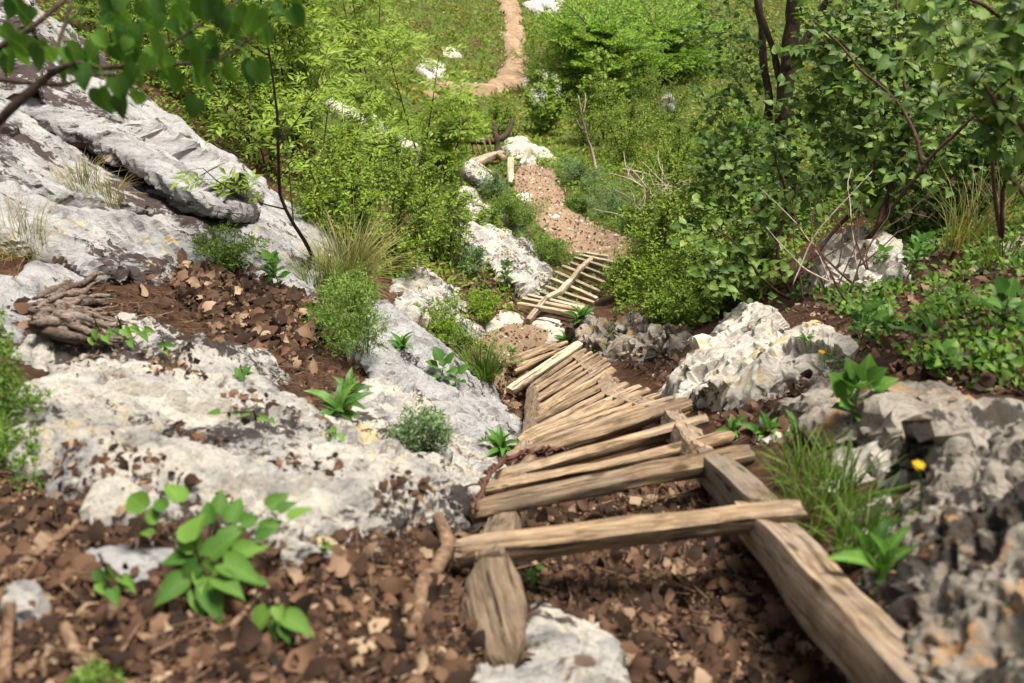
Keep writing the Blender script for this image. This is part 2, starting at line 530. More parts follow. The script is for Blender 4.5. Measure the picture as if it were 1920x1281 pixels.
def bark_mat(name, dark, mid, light, scale=(40, 40, 14)):
    m, n, l, b = mat_new(name)
    raw, st, rnd = obj_coords(n, l, scale)
    a = noise(n, l, st, 1.0, 8, .7, .4)
    c = ramp(n, l, a, [(.32, dark), (.5, mid), (.68, light)])
    c = mixc(n, l, .6, c, ramp(n, l, noise(n, l, raw, 6, 5, .6), [(.3, .55), (.7, 1.25)]), 'MULTIPLY')
    l.new(c, b.inputs['Base Color'])
    b.inputs['Roughness'].default_value = .9
    b.inputs['Specular IOR Level'].default_value = .15
    bm = N(n, l, 'ShaderNodeBump', {'Height': a, 'Strength': .7, 'Distance': .008})
    l.new(bm.outputs[0], b.inputs['Normal'])
    return m
M['wood'] = wood_mat('weathered_wood', (.08, .047, .026), (.225, .15, .087), (.38, .272, .168))
M['rail'] = wood_mat('weathered_beam', (.055, .034, .02), (.18, .12, .072), (.31, .225, .145), .6)
M['newwood'] = wood_mat('fresh_wood', (.24, .165, .10), (.43, .33, .225), (.56, .45, .32), .45)
M['bark'] = bark_mat('dark_bark', (.022, .015, .011), (.06, .042, .03), (.11, .08, .06))
M['stick'] = bark_mat('dry_stick', (.07, .04, .024), (.16, .10, .062), (.27, .18, .12))
M['deadwood'] = wood_mat('grey_deadwood', (.03, .018, .012), (.11, .068, .046), (.27, .20, .155), .5)
M['twig'] = bark_mat('brown_twig', (.03, .02, .012), (.07, .045, .028), (.12, .08, .05))
M['redtwig'] = bark_mat('reddish_twig', (.035, .018, .013), (.075, .04, .03), (.13, .078, .058))
M['paletwig'] = bark_mat('bleached_twig', (.2, .15, .11), (.36, .29, .23), (.5, .43, .36))

def leaf_mat(name, stops, trans=.35, rough=.5, veins=0.0, tint=.7):
    m, n, l, b = mat_new(name)
    ge = n.new('ShaderNodeNewGeometry')
    oi = n.new('ShaderNodeObjectInfo')
    s = N(n, l, 'ShaderNodeMath', {0: ge.outputs['Random Per Island'], 1: oi.outputs['Random']}, operation='ADD')
    fr = N(n, l, 'ShaderNodeMath', {0: s.outputs[0]}, operation='FRACT')
    c = ramp(n, l, fr.outputs[0], stops)
    tc = n.new('ShaderNodeTexCoord')
    w = noise(n, l, ge.outputs['Position'], 9, 3, .6)
    c = mixc(n, l, tint, c, ramp(n, l, w, [(.3, .72), (.7, 1.25)]), 'MULTIPLY')
    if veins:
        at = N(n, l, 'ShaderNodeAttribute', attribute_name='leafco')
        sx = N(n, l, 'ShaderNodeSeparateXYZ', {0: at.outputs['Vector']})
        ay = N(n, l, 'ShaderNodeMath', {0: sx.outputs[1]}, operation='ABSOLUTE').outputs[0]
        u = N(n, l, 'ShaderNodeMath', {0: ay, 1: -.75, 2: sx.outputs[0]}, operation='MULTIPLY_ADD').outputs[0]
        w2 = N(n, l, 'ShaderNodeMath', {0: u, 1: 7.0}, operation='MULTIPLY').outputs[0]
        fr2 = N(n, l, 'ShaderNodeMath', {0: w2}, operation='FRACT').outputs[0]
        vv = ramp(n, l, fr2, [(0.0, .6), (.10, 0.0), (.9, 0.0), (1.0, .6)])
        mid_ = ramp(n, l, ay, [(.0, 1.0), (.025, 0.0)])
        vm = N(n, l, 'ShaderNodeMath', {0: vv, 1: mid_}, operation='MAXIMUM').outputs[0]
        vm = N(n, l, 'ShaderNodeMath', {0: vm, 1: veins}, operation='MULTIPLY').outputs[0]
        c = mixc(n, l, ramp(n, l, noise(n, l, ge.outputs['Position'], 45, 5, .65), [(.58, 0.0), (.72, .55)]), c, (.15, .15, .035))
        c = mixc(n, l, vm, c, mixc(n, l, 1.0, c, (2.0, 1.8, 2.0), 'MULTIPLY'))
        bmv = N(n, l, 'ShaderNodeBump', {'Height': vm, 'Strength': .4, 'Distance': .002}); bmv.invert = True
        l.new(bmv.outputs[0], b.inputs['Normal'])
    l.new(c, b.inputs['Base Color'])
    b.inputs['Roughness'].default_value = rough
    b.inputs['Specular IOR Level'].default_value = .2
    if trans:
        tr = N(n, l, 'ShaderNodeBsdfTranslucent', {'Color': mixc(n, l, 1.0, c, (1.25, 1.3, .65), 'MULTIPLY')})
        mx = N(n, l, 'ShaderNodeMixShader', {0: trans, 1: b.outputs[0], 2: tr.outputs[0]})
        l.new(mx.outputs[0], n['Material Output'].inputs['Surface'])
    return m

M['l_fine'] = leaf_mat('small_green_leaves', [(0, (0.089, 0.160, 0.014)), (.5, (0.158, 0.254, 0.022)), (1, (0.253, 0.355, 0.034))])
M['l_fine2'] = leaf_mat('deep_green_leaves', [(0, (0.073, 0.137, 0.014)), (.5, (0.139, 0.230, 0.021)), (1, (0.227, 0.323, 0.030))])
M['l_ash'] = leaf_mat('yellow_green_leaflets', [(0, (.12, .20, .02)), (.5, (.20, .30, .03)), (1, (.30, .40, .06))], .4)
M['l_lilac'] = leaf_mat('heart_leaves', [(0, (0.047, 0.104, 0.018)), (.5, (0.089, 0.162, 0.027)), (1, (0.164, 0.246, 0.045))], .25, .4, veins=.8)
M['l_near'] = leaf_mat('near_heart_leaves', [(0, (0.031, 0.085, 0.014)), (.5, (0.063, 0.150, 0.022)), (1, (0.119, 0.247, 0.036))], .3, .4, veins=.8)
M['l_maple'] = leaf_mat('lobed_leaves', [(0, (0.043, 0.093, 0.013)), (.5, (0.078, 0.155, 0.020)), (1, (0.148, 0.248, 0.031))], .3)
M['l_feather'] = leaf_mat('feathery_leaves', [(0, (0.066, 0.131, 0.020)), (.5, (0.121, 0.205, 0.032)), (1, (0.198, 0.294, 0.059))], .3)
M['l_blue'] = leaf_mat('blue_green_feathery', [(0, (.08, .14, .055)), (.5, (.13, .205, .085)), (1, (.20, .29, .13))], .3)
M['l_conifer'] = leaf_mat('bright_sprays', [(0, (.06, .13, .014)), (.4, (.14, .26, .022)), (.8, (.22, .36, .03)), (1, (.34, .47, .06))], .4)
M['l_herb'] = leaf_mat('herb_leaves', [(0, (.03, .085, .012)), (.5, (.055, .14, .02)), (1, (.10, .21, .035))], .3, .42, veins=.8)
M['l_sprig'] = leaf_mat('seedling_leaves', [(0, (.034, .10, .012)), (.5, (.07, .16, .02)), (1, (.12, .23, .035))], .25, .6, veins=.5)
M['l_meadow'] = leaf_mat('meadow_herbs', [(0, (0.072, 0.124, 0.010)), (.45, (0.129, 0.195, 0.014)), (.8, (0.215, 0.273, 0.024)), (1, (0.372, 0.247, 0.064))], .3)
M['grass'] = leaf_mat('green_grass', [(0, (.05, .11, .015)), (.6, (.10, .19, .03)), (1, (.19, .26, .06))], .3)
M['drygrass'] = leaf_mat('dry_grass', [(0, (.16, .14, .05)), (.5, (.30, .24, .10)), (1, (.42, .33, .16))], .25)
M['dead'] = leaf_mat('dead_leaves', [(0, (.014, .008, .005)), (.3, (.038, .021, .013)), (.6, (.08, .043, .025)), (.8, (.13, .072, .042)), (.92, (.19, .12, .075)), (1, (.36, .26, .17))], .1, .85)
M['petal'] = leaf_mat('yellow_petals', [(0, (.75, .45, .01)), (1, (.85, .58, .02))], .2)
M['blossom'] = leaf_mat('pale_blossom', [(0, (.62, .58, .66)), (1, (.8, .78, .82))], .3)
M['rust'] = leaf_mat('rusty_wire', [(0, (.07, .03, .022)), (1, (.12, .055, .045))], 0, .6)

# ------------------------------------------------------------------ hillside
def grow(lo, hi, step, end, rate):
    core = list(np.arange(lo, hi, step))
    s, x = step, core[-1]
    while x < end:
        s *= rate; x += s; core.append(x)
    return core
_pos = grow(0, 3.2, .036, 60, 1.055)
xs = np.array([-a for a in _pos[:0:-1]] + _pos)
_back = grow(0, .2, .06, 9, 1.12)
ys = np.array([.3 - a for a in _back[:0:-1]] + grow(.3, 9.5, .042, 100, 1.022))
X, Y = np.meshgrid(xs, ys)
Z = H(X, Y)
tv = np.c_[X.ravel(), Y.ravel(), Z]
nx, ny = len(xs), len(ys)
ii = (np.arange(ny - 1)[:, None] * nx + np.arange(nx - 1)[None]).ravel()
hill = link('hillside', mesh_np('hillside', tv, np.c_[ii, ii + 1, ii + nx + 1, ii + nx], M['soil']))
tag(hill, kind='structure')
_px, _py, _d = project(tv)
turf = sstep(10.5, 14, _d)
at = hill.data.attributes.new('turf', 'FLOAT', 'POINT')
at.data.foreach_set('value', turf.astype(np.float32))

SOLID_V, SOLID_T, _sn = [tv], [np.r_[np.c_[ii, ii + 1, ii + nx + 1], np.c_[ii, ii + nx + 1, ii + nx]]], len(tv)
def solid(v, t):
    global _sn
    SOLID_V.append(np.asarray(v)); SOLID_T.append(np.asarray(t) + _sn); _sn += len(v)

def patch_grid(P2, step, margin):
    lo, hi = P2.min(0) - margin, P2.max(0) + margin
    gx, gy = np.arange(lo[0], hi[0] + step, step), np.arange(lo[1], hi[1] + step, step)
    GX, GY = np.meshgrid(gx, gy)
    return np.c_[GX.ravel(), GY.ravel()], len(gx), len(gy)

def keep_quads(keep, nx, ny):
    i = (np.arange(ny - 1)[:, None] * nx + np.arange(nx - 1)[None]).ravel()
    q = np.c_[i, i + 1, i + nx + 1, i + nx]
    q = q[keep[q].all(1)]
    used = np.unique(q)
    re = np.full(len(keep), -1); re[used] = np.arange(len(used))
    q = re[q]
    return used, np.r_[q[:, [0, 1, 2]], q[:, [0, 2, 3]]]

def sheet(name, poly, mat, lift=.02, step=.06, rough=.08, kind='structure'):
    poly = np.asarray(poly, float)
    d = ground_depth(poly[:, 0], poly[:, 1])
    P = W(poly[:, 0], poly[:, 1], d)[:, :2]
    Q, gx, gy = patch_grid(P, step, .3)
    sd, _, _ = poly_sd(P, Q)
    sd = sd + rough * fbm(np.c_[Q * 2.2, np.zeros(len(Q))], 5, 61) * 2
    z = H(Q[:, 0], Q[:, 1]) + np.where(sd < 0, lift * sstep(0, .10, -sd) - .004, -.004 - .3 * sd)
    used, t = keep_quads(sd < .08, gx, gy)
    v = np.c_[Q, z][used]
    o = link(name, mesh_np(name, v, t, mat))
    solid(v, t)
    return tag(o, kind=kind)

sheet('dirt_path', [(955, 322), (985, 300), (1030, 318), (1055, 350), (1085, 395), (1125, 425), (1185, 445), (1180, 482), (1110, 490), (1055, 478), (1022, 440), (1000, 405), (968, 360)], M['path'], step=.05)
sheet('dirt_path', [(925, -60), (962, -60), (978, 40), (990, 110), (985, 160), (935, 178), (865, 186), (800, 178), (815, 152), (880, 160), (930, 148), (947, 110), (945, 40)], M['path_far'], lift=.12, step=.09, rough=.13)
sheet('dirt_path', [(895, 640), (925, 612), (985, 605), (1065, 612), (1085, 640), (1010, 655), (960, 680), (975, 720), (1000, 750), (985, 790), (945, 770), (915, 720), (890, 680)], M['path'], step=.05)

# ------------------------------------------------------------------ rocks
ROCKS = {}
def rock(name, poly, mat, label, off=.2, step=.03, edge=.05, amp=.05, freq=2.2, pits=0.0, pitf=9, strata=0.0, dome=.05, under=0.0, skirt=.12, seed=1, group=None, cat='rock', blocky=0.0, follow=False, cracks=.015, lip=0.0, facet=0.0, fscale=(1, 1, 1)):
    """poly: image outline of the upper rim (x, y[, extra height along the line of sight]); the sides drop from the rim into the hillside"""
    px = np.array([p[0] for p in poly], float); py = np.array([p[1] for p in poly], float)
    of = np.array([p[2] if len(p) > 2 else off for p in poly], float)
    d = ground_depth(px, py) - of
    R = W(px, py, d)
    R = poly_resample(R, max(.06, edge * 1.5))
    jit = edge * np.c_[fbm(R * 3.1, 4, seed), fbm(R * 3.1 + 40, 4, seed + 5)] * 1.6
    R[:, :2] += jit
    P = R[:, :2]
    area = .5 * np.sum(P[:, 0] * np.roll(P[:, 1], -1) - P[:, 1] * np.roll(P[:, 0], -1))
    if area < 0:
        R = R[::-1]; P = R[:, :2]
    SK = max(skirt, step * 4)
    Q, gx, gy = patch_grid(P, step, SK + step * 2)
    sd, seg, par = poly_sd(P, Q)
    A, B = R, np.roll(R, -1, 0)
    near = A[seg] + (B[seg] - A[seg]) * par[:, None]
    # upper face: smooth blend of the rim heights
    sub = R[::max(1, len(R) // 70)]
    subl = sub[:, 2] - H(sub[:, 0], sub[:, 1], False)
    zt = np.empty(len(Q))
    for k in range(0, len(Q), 20000):
        qq = Q[k:k + 20000]
        w = 1 / (((qq[:, None] - sub[None, :, :2]) ** 2).sum(-1) + .0006) ** 1.25
        zt[k:k + 20000] = (w * sub[None, :, 2]).sum(1) / w.sum(1)
        lf = (w * subl[None]).sum(1) / w.sum(1)
        zg = H(qq[:, 0], qq[:, 1], False) + np.maximum(lf, .05) * (1 if follow else .25)
        zt[k:k + 20000] = zg if follow else np.maximum(zt[k:k + 20000], zg)
    ins = sd < 0
    z = zt.copy()
    w_in = sstep(0, .05, -sd)
    z = near[:, 2] * (1 - w_in) + zt * w_in
    inner = np.maximum(-sd, 0)
    z[ins] += (dome * (1 - np.exp(-inner / .25)) - .35 * edge * np.exp(-inner / .04))[ins]
    v = np.c_[Q, z]
    # skirt
    out = ~ins
    e = np.clip(sd[out] / SK, 0, 1.05)
    nd = nrm(Q[out] - near[out, :2])
    hgt = near[out, 2] - .35 * edge - H(near[out, 0], near[out, 1], False) + .18
    hgt = np.maximum(hgt, .08)
    prof = edge * .9 * np.sin(np.clip(e * 2.2, 0, np.pi)) - under * e + .12 * hgt * e
    v[out, :2] = near[out, :2] + nd * prof[:, None]
    v[out, 2] = near[out, 2] - .35 * edge - hgt * e ** 1.15
    if lip:
        q1, q2, q3 = np.clip(e / .4, 0, 1), np.clip((e - .4) / .3, 0, 1), np.clip((e - .7) / .3, 0, 1)
        v[out, :2] = near[out, :2] + nd * (edge * .5 * np.sin(q1 * 3) - under * q2)[:, None]
        v[out, 2] = near[out, 2] - .35 * edge - lip * q1 - (hgt - lip).clip(.05) * q3
    used, t = keep_quads(sd < SK, gx, gy)
    v = v[used]
    # real relief, along the normals
    a, b, c = v[t[:, 0]], v[t[:, 1]], v[t[:, 2]]
    fn = np.cross(b - a, c - a)
    vn = np.zeros_like(v)
    for k in range(3):
        np.add.at(vn, t[:, k], fn)
    vn = nrm(vn)
    q = v * freq + seed * 13.1
    disp = amp * (fbm(q, 5, seed, .55) + .45 * fbm(q * 1.9 + 7, 4, seed + 31, .55, True) - .2)
    if blocky:
        wq = worley(v * freq * 1.7 + seed * 3.3 + .25 * np.c_[fbm(q, 3, 5), fbm(q, 3, 6), fbm(q, 3, 7)], seed)
        disp += blocky * (wq - .5) * 1.7
    if facet:
        U = nrm(np.array([.76, -.56, -.32])); Nn = nrm(np.array([.45, -.2, .87])); Wd = np.cross(Nn, U)
        fp = np.c_[v @ U, v @ Wd, v @ Nn] * np.array(fscale) + .22 * np.c_[fbm(v * 3, 3, 81), fbm(v * 3, 3, 82), fbm(v * 3, 3, 83)]
        disp += facet * facets(fp, seed + 20) + facet * .4 * facets(fp * 2.7 + 5, seed + 25)
    if pits:
        qp = v * pitf + .8 * np.c_[fbm(v * 6, 3, 71), fbm(v * 6, 3, 72), fbm(v * 6, 3, 73)]
        wv = worley(qp, seed + 3)
        wv2 = worley(qp * 2.3, seed + 4)
        disp -= pits * (sstep(.55, .12, wv) * (.25 + .75 * sstep(-.25, .15, fbm(v * 2.5, 3, seed + 8))) + .45 * sstep(.5, .1, wv2))
        disp += pits * .5 * fbm(v * pitf * .9, 4, seed + 9, .6)
    if strata:
        bed = v @ nrm(np.array([.55, -.35, .75])) + .05 * fbm(v * 1.6, 3, seed + 2)
        for per, am in ((.13, 1.0), (.052, .4)):
            ph = bed / per + .35 * fbm(v * 2.1, 4, seed + 70)
            st = ph - np.floor(ph)
            disp += strata * am * 1.5 * (sstep(0, .14, st) - st) * (0.55 + .9 * fbm(v * 1.2, 3, seed + 77)) * (.3 + 1.1 * (1 - np.abs(vn @ nrm(np.array([.55, -.35, .75])))))
    if cracks:
        vs = v @ np.array([[.85, .3, .2], [-.4, .8, .3], [.5, -.7, 1.6]]) * 1.9
        cn = fbm(vs + seed * 7.7, 4, seed + 60, .55)
        disp -= cracks * np.exp(-(cn / .035) ** 2) * sstep(-.2, .25, fbm(v * 1.4, 2, seed + 61))
        cn = fbm(vs * 2.7 + 31, 3, seed + 62, .55)
        disp -= cracks * .5 * np.exp(-(cn / .05) ** 2)
    v = v + vn * disp[:, None]
    base = v.mean(0); base[2] = v[:, 2].min()
    me = mesh_np(name, v - base, t, mat)
    me.set_sharp_from_angle(angle=math.radians(38))
    o = link(name, me, loc=tuple(base))
    solid(v, t)
    ROCKS[label] = o
    return tag(o, label, cat, group)

rock('rock_slab', [(-60, 190), (0, 185), (140, 252), (240, 300, .22), (300, 330, .2), (400, 385, .2), (450, 380, .22), (520, 395), (565, 420), (625, 462), (610, 488), (570, 478), (500, 452), (450, 442), (380, 438), (250, 385), (100, 352), (30, 332), (-60, 300)], M['slab'],
     'long grey slab sloping down beneath the lichen spotted ledge', off=.35, step=.016, edge=.03, amp=.02, freq=1.6, facet=.035, fscale=(1.1, 3.5, 5), strata=.03, cracks=.012, dome=.03, skirt=.2, seed=3)
rock('rock_slab', [(-80, -60, .9), (0, -5, .9), (50, 15, .9), (150, 72, .85), (215, 135, .85), (280, 178, .85), (360, 245, .8), (430, 298, .75), (492, 338, .7), (488, 352, .68), (474, 366, .9), (476, 382, 1.05), (440, 386, 1.12), (395, 377, 1.15), (340, 352, 1.12), (290, 320, 1.05), (240, 290, .98), (190, 266, .85), (140, 246, .62), (60, 215, .45), (-80, 170, .42)], M['slab'],
     'thick overhanging grey ledge spotted with dark brown lichen', step=.015, edge=.02, amp=.022, freq=1.6, facet=.035, fscale=(1.1, 3.5, 5), strata=.04, cracks=.012, dome=.02, under=.5, lip=.11, skirt=.4, seed=8)
rock('rock_slab', [(455, 345, .5), (490, 330, .5), (495, 345, .45), (560, 395, .35), (628, 450, .3), (622, 468, .3), (560, 430, .35), (500, 385, .45)], M['slab'],
     'narrow grey ledge at the foot of the overhanging slab beside bushes', step=.025, edge=.03, amp=.03, freq=3, strata=.03, skirt=.15, seed=10)
rock('rock_slab', [(-60, 350, .3), (30, 338, .3), (110, 375, .35), (200, 390, .4), (330, 412, .4), (460, 446, .35), (540, 462, .3), (592, 498, .3), (585, 548, .25), (545, 548, .2), (480, 518, .2), (430, 492, .2), (350, 480, .25), (290, 495, .28), (240, 505, .25), (180, 500, .22), (100, 465, .2), (20, 440, .2), (-60, 430, .2)], M['slab'],
     'grey and ochre stained slab above the pocket of dead leaves', step=.016, edge=.035, amp=.03, freq=2.2, facet=.045, fscale=(1.4, 4, 5), strata=.07, cracks=.015, dome=.05, skirt=.2, seed=14)
rock('flat_stone', [(25, 520), (60, 482), (110, 490), (160, 520), (150, 535), (90, 540), (40, 545)], M['ridge'],
     'smooth grey stone wedged beside the gnarled dead root', off=.12, edge=.02, amp=.02, step=.02, seed=19)
rock('flat_stone', [(-70, 545), (20, 528), (58, 560), (66, 600), (20, 632), (-70, 640)], M['ridge'],
     'dark bluish rock at the left edge under the dead root', off=.16, edge=.03, amp=.03, step=.018, strata=.03, seed=21)
rock('rock_outcrop', [(55, 740), (72, 680), (60, 640), (110, 622), (165, 650), (225, 598), (300, 622), (400, 678), (475, 698), (510, 738), (560, 768), (612, 800), (660, 782), (710, 742), (765, 762), (830, 802), (885, 826), (938, 856), (925, 900), (895, 955), (868, 972), (835, 955), (795, 985), (705, 1010), (630, 1032), (565, 1038), (530, 1005), (420, 985), (330, 950), (215, 940), (130, 895), (75, 860), (55, 800)], M['pale'],
     'broad whitish outcrop with dark pits filling the left foreground', off=.13, step=.012, edge=.05, amp=.045, freq=3.2, pits=.034, pitf=8, strata=.05, cracks=.03, facet=.045, fscale=(1.6, 3.2, 4), dome=.05, skirt=.12, seed=23, follow=True)
rock('flat_stone', [(165, 1005), (245, 990), (330, 1000), (385, 1025), (350, 1062), (262, 1085), (205, 1062)], M['ridge'],
     'flat grey stone behind the big heart leaved seedling', off=.07, step=.014, edge=.025, amp=.02, seed=29)
rock('rock_slab', [(640, 600, .25), (700, 588, .3), (742, 648, .32), (800, 700, .34), (880, 752, .36), (940, 780, .36), (980, 815, .36), (972, 838, .34), (932, 850, .3), (872, 805, .3), (800, 752, .28), (740, 718, .26), (690, 688, .25)], M['ridge'],
     'smooth grey slab ending next to the rungs', step=.013, edge=.03, amp=.035, freq=2.4, strata=.05, cracks=.02, facet=.03, fscale=(1.5, 4, 6), dome=.05, skirt=.16, under=.05, seed=33)
rock('rock_slab', [(690, 565, .35), (735, 568, .35), (795, 620, .4), (865, 682, .45), (922, 730, .5), (948, 768, .5), (940, 782, .48), (885, 758, .45), (805, 702, .42), (745, 650, .38)], M['ridge'],
     'upper rib of grey rock beside the leaf filled gully', step=.014, edge=.03, amp=.04, freq=2.2, strata=.055, cracks=.02, facet=.035, fscale=(1.5, 4, 6), dome=.08, skirt=.18, under=.05, seed=37)
rock('rock_slab', [(745, 522), (790, 513), (842, 538), (882, 574), (902, 600), (895, 630), (850, 612), (800, 600), (752, 572)], M['pale'],
     'pale tongue of rock behind the upper grey rib', off=.25, step=.02, edge=.04, amp=.05, freq=2.2, strata=.05, cracks=.03, facet=.07, fscale=(2, 4, 5), seed=41)
rock('rock_slab', [(868, 440), (876, 402), (930, 398), (985, 440), (1018, 492), (1028, 520), (992, 540), (955, 522), (905, 482)], M['pale'],
     'grey white rock on the left of the fishbone ladder', off=.45, step=.022, edge=.05, amp=.06, freq=1.7, strata=.06, cracks=.03, facet=.10, fscale=(1.6, 3, 4), seed=45)
rock('rock_slab', [(860, 345), (885, 350), (905, 375), (930, 395), (905, 402), (875, 398), (862, 375)], M['pale'],
     'small pale rock among plants left of the dirt path', off=.3, step=.035, edge=.05, amp=.05, seed=47)
rock('rock_slab', [(868, 305), (885, 298), (910, 312), (925, 330), (918, 345), (890, 340), (872, 328)], M['pale'],
     'pale rock under the far timber beams', off=.35, step=.035, edge=.05, amp=.05, seed=49)
rock('rock_slab', [(612, 168), (650, 190), (700, 218), (742, 245), (782, 275), (765, 288), (705, 255), (650, 218), (612, 190)], M['pale'],
     'thin pale rock band among the saplings', off=.55, step=.04, edge=.06, amp=.05, freq=1.6, seed=51)
rock('boulder', [(952, 283, .7), (958, 264, .9), (978, 257, .95), (1002, 268, .85), (1038, 294, .55), (1020, 302, .4), (985, 302, .4), (962, 298, .4)], M['creamstone'],
     'bright white boulder at the end of the dirt path', step=.035, edge=.04, amp=.05, freq=2.2, dome=.06, facet=.10, fscale=(2.4, 2.4, 3), seed=53, skirt=.25)
rock('stone', [(1885, 452), (1900, 440), (1935, 442), (1940, 462), (1905, 466)], M['creamstone'], 'small white stone at the right edge under the dandelion', off=.12, step=.02, edge=.02, amp=.02, seed=58)
rock('flat_stone', [(908, 606), (945, 580), (982, 590), (978, 604), (950, 612), (915, 618)], M['creamstone'],
     'flat cream stone left of the far ladder foot', off=.12, step=.03, edge=.03, amp=.025, seed=57)
rock('flat_stone', [(985, 603), (1018, 594), (1056, 599), (1060, 618), (1048, 640), (1020, 640), (1028, 618), (1000, 612)], M['creamstone'],
     'flat cream stone in front of the far ladder posts', off=.1, step=.03, edge=.03, amp=.025, seed=59)
rock('flat_stone', [(1026, 402), (1045, 394), (1064, 397), (1058, 405), (1038, 408)], M['creamstone'], 'single flat stone in the middle of the dirt path', off=.1, step=.03, edge=.02, amp=.02, seed=61)
rock('flat_stone', [(968, 365), (985, 358), (1000, 366), (990, 378), (975, 375)], M['creamstone'], 'low pale stone on the left edge of the dirt path', off=.1, step=.03, edge=.02, amp=.02, seed=62)
rock('boulder', [(783, 128), (790, 110), (808, 112), (830, 118), (825, 130), (800, 140)], M['pale'], 'angular white boulder in the meadow by the lower path', off=.6, step=.06, edge=.07, amp=.09, freq=1.5, seed=63)
rock('boulder', [(825, 95), (845, 88), (860, 98), (850, 106), (832, 104)], M['creamstone'], 'low tan rock behind the angular white boulder', off=.4, step=.07, edge=.06, amp=.08, freq=1.5, seed=65)
rock('boulder', [(1243, 178), (1258, 172), (1268, 190), (1264, 202), (1248, 196)], M['slab'], 'grey stone in the meadow right of the far bushes', off=.5, step=.045, edge=.04, amp=.04, freq=1.5, seed=67)
rock('boulder', [(985, 5), (1010, -8), (1050, -4), (1045, 14), (1005, 18)], M['pale'], 'grey rock at the top beside the lower path', off=.6, step=.09, edge=.1, amp=.12, freq=1.2, seed=68)
rock('pitted_rock', [(1074, 615, .35), (1100, 598, .45), (1150, 604, .5), (1200, 610, .5), (1245, 617, .45), (1300, 615, .4), (1296, 640, .35), (1255, 652, .35), (1200, 655, .4), (1150, 648, .4), (1105, 636, .38)], M['pitted'],
     'dark pitted limestone right of the ladder bottom', step=.016, edge=.06, amp=.06, freq=3.2, pits=.09, pitf=8, facet=.09, fscale=(4, 4, 4), blocky=.08, skirt=.2, seed=71)
rock('boulder', [(1272, 700, 0.53), (1290, 660, 0.58), (1330, 630, 0.63), (1372, 602, 0.68), (1376, 574, 0.73), (1402, 566, 0.78), (1450, 580, 0.78), (1482, 604, 0.68), (1550, 620, 0.58), (1592, 640, 0.48), (1560, 672, 0.43), (1520, 662, 0.48), (1490, 690, 0.50), (1440, 715, 0.53), (1400, 725, 0.56), (1350, 728, 0.58), (1305, 728, 0.58)], M['boulder'],
     'large pale knobbly boulder right of the ladder', step=.014, edge=.05, amp=.05, freq=2.6, pits=.028, pitf=12, blocky=.0, facet=.07, fscale=(1.9, 1.9, 2.3), dome=.08, skirt=.2, seed=75)
rock('boulder', [(1545, 448, .95), (1590, 424, 1.0), (1650, 434, 1.0), (1692, 470, .9), (1662, 500, .85), (1610, 505, .85), (1560, 495, .9)], M['boulder'],
     'upright furrowed grey rock under the lilac bushes', step=.016, edge=.05, amp=.07, freq=3, pits=.04, facet=.09, fscale=(3.5, 3.5, 4), blocky=.03, skirt=.34, seed=79)
rock('boulder', [(1515, 745), (1560, 710), (1620, 698), (1700, 706), (1780, 698), (1850, 738), (1940, 778), (1960, 850), (1870, 832), (1800, 842), (1740, 822), (1650, 802), (1600, 812), (1540, 790)], M['pitted'],
     'grey orange rock with a dark hollow in the right middle', off=.34, lip=.1, step=.012, edge=.05, amp=.05, freq=3.2, pits=.035, pitf=13, blocky=.0, facet=.05, fscale=(2.8, 2.8, 3.2), under=.3, skirt=.26, seed=83)
rock('boulder', [(1520, 830), (1560, 800), (1640, 815), (1700, 850), (1690, 890), (1620, 900), (1560, 885)], M['boulder'],
     'low crumbly rock under the broad leaved plant', off=.08, step=.016, edge=.04, amp=.05, freq=4, pits=.025, blocky=.02, facet=.05, fscale=(7, 7, 8), seed=87)
rock('pitted_rock', [(1735, 950, .34), (1790, 875, .4), (1860, 810, .46), (1930, 770, .5), (2060, 790, .5), (2150, 1450, .4), (1900, 1450, .3), (1830, 1330, .3), (1770, 1220, .32), (1730, 1080, .34)], M['pitted'],
     'big deeply pitted rock with orange lichen in the right foreground', step=.0065, edge=.04, amp=.055, freq=4.5, pits=.06, pitf=13, blocky=.0, facet=.012, fscale=(4, 4, 4), dome=.06, skirt=.14, seed=91)
rock('boulder', [(1000, 1160), (1022, 1130), (1062, 1148), (1102, 1172), (1145, 1190), (1168, 1232), (1170, 1330), (870, 1330), (905, 1262), (968, 1248), (990, 1205)], M['pale'],
     'white rock between the two ladder rails in the foreground', off=.09, step=.011, edge=.02, amp=.014, freq=5, dome=.02, facet=.035, fscale=(6, 6, 6), seed=95)
for k, (x, y, r) in enumerate([(1610, 960, 20), (1650, 945, 24), (1690, 985, 18), (1630, 1000, 22), (1480, 800, 14), (1445, 812, 20), (1560, 905, 18)]):
    a = [(x + r * math.cos(t) * 1.3, y + r * math.sin(t) * .8) for t in np.linspace(0, 6.28, 8)[:-1]]
    rock('stone', a, M['boulder'], ['leftmost low white stone in the grass beside the pitted rock', 'white stone at the top of the cluster beside the pitted rock', 'rightmost white stone touching the pitted rock', 'lowest white stone in the grass beside the pitted rock', 'smaller white stone between the tongue leaved plants', 'larger white stone among the tongue leaved plants', 'white stone under the low crumbly rock beside the grass'][k], off=.05, step=.012, edge=.012, amp=.02, freq=8, seed=100 + k, group='white stones right of the ladder')
for k, (x, y, r) in enumerate([(40, 1115, 32), (185, 930, 22), (180, 960, 14), (165, 905, 16)]):
    a = [(x + r * math.cos(t) * 1.1, y + r * math.sin(t)) for t in np.linspace(0, 6.28, 8)[:-1]]
    rock('stone', a, M['pale'], ['angular pale stone on the leaf litter at the left edge', 'biggest pale loose stone at the left end of the outcrop', 'lowest pale loose stone at the left end of the outcrop', 'topmost pale loose stone at the left end of the outcrop'][k], off=.05, step=.012, edge=.012, amp=.02, freq=8, seed=120 + k, group='loose stones at the left')

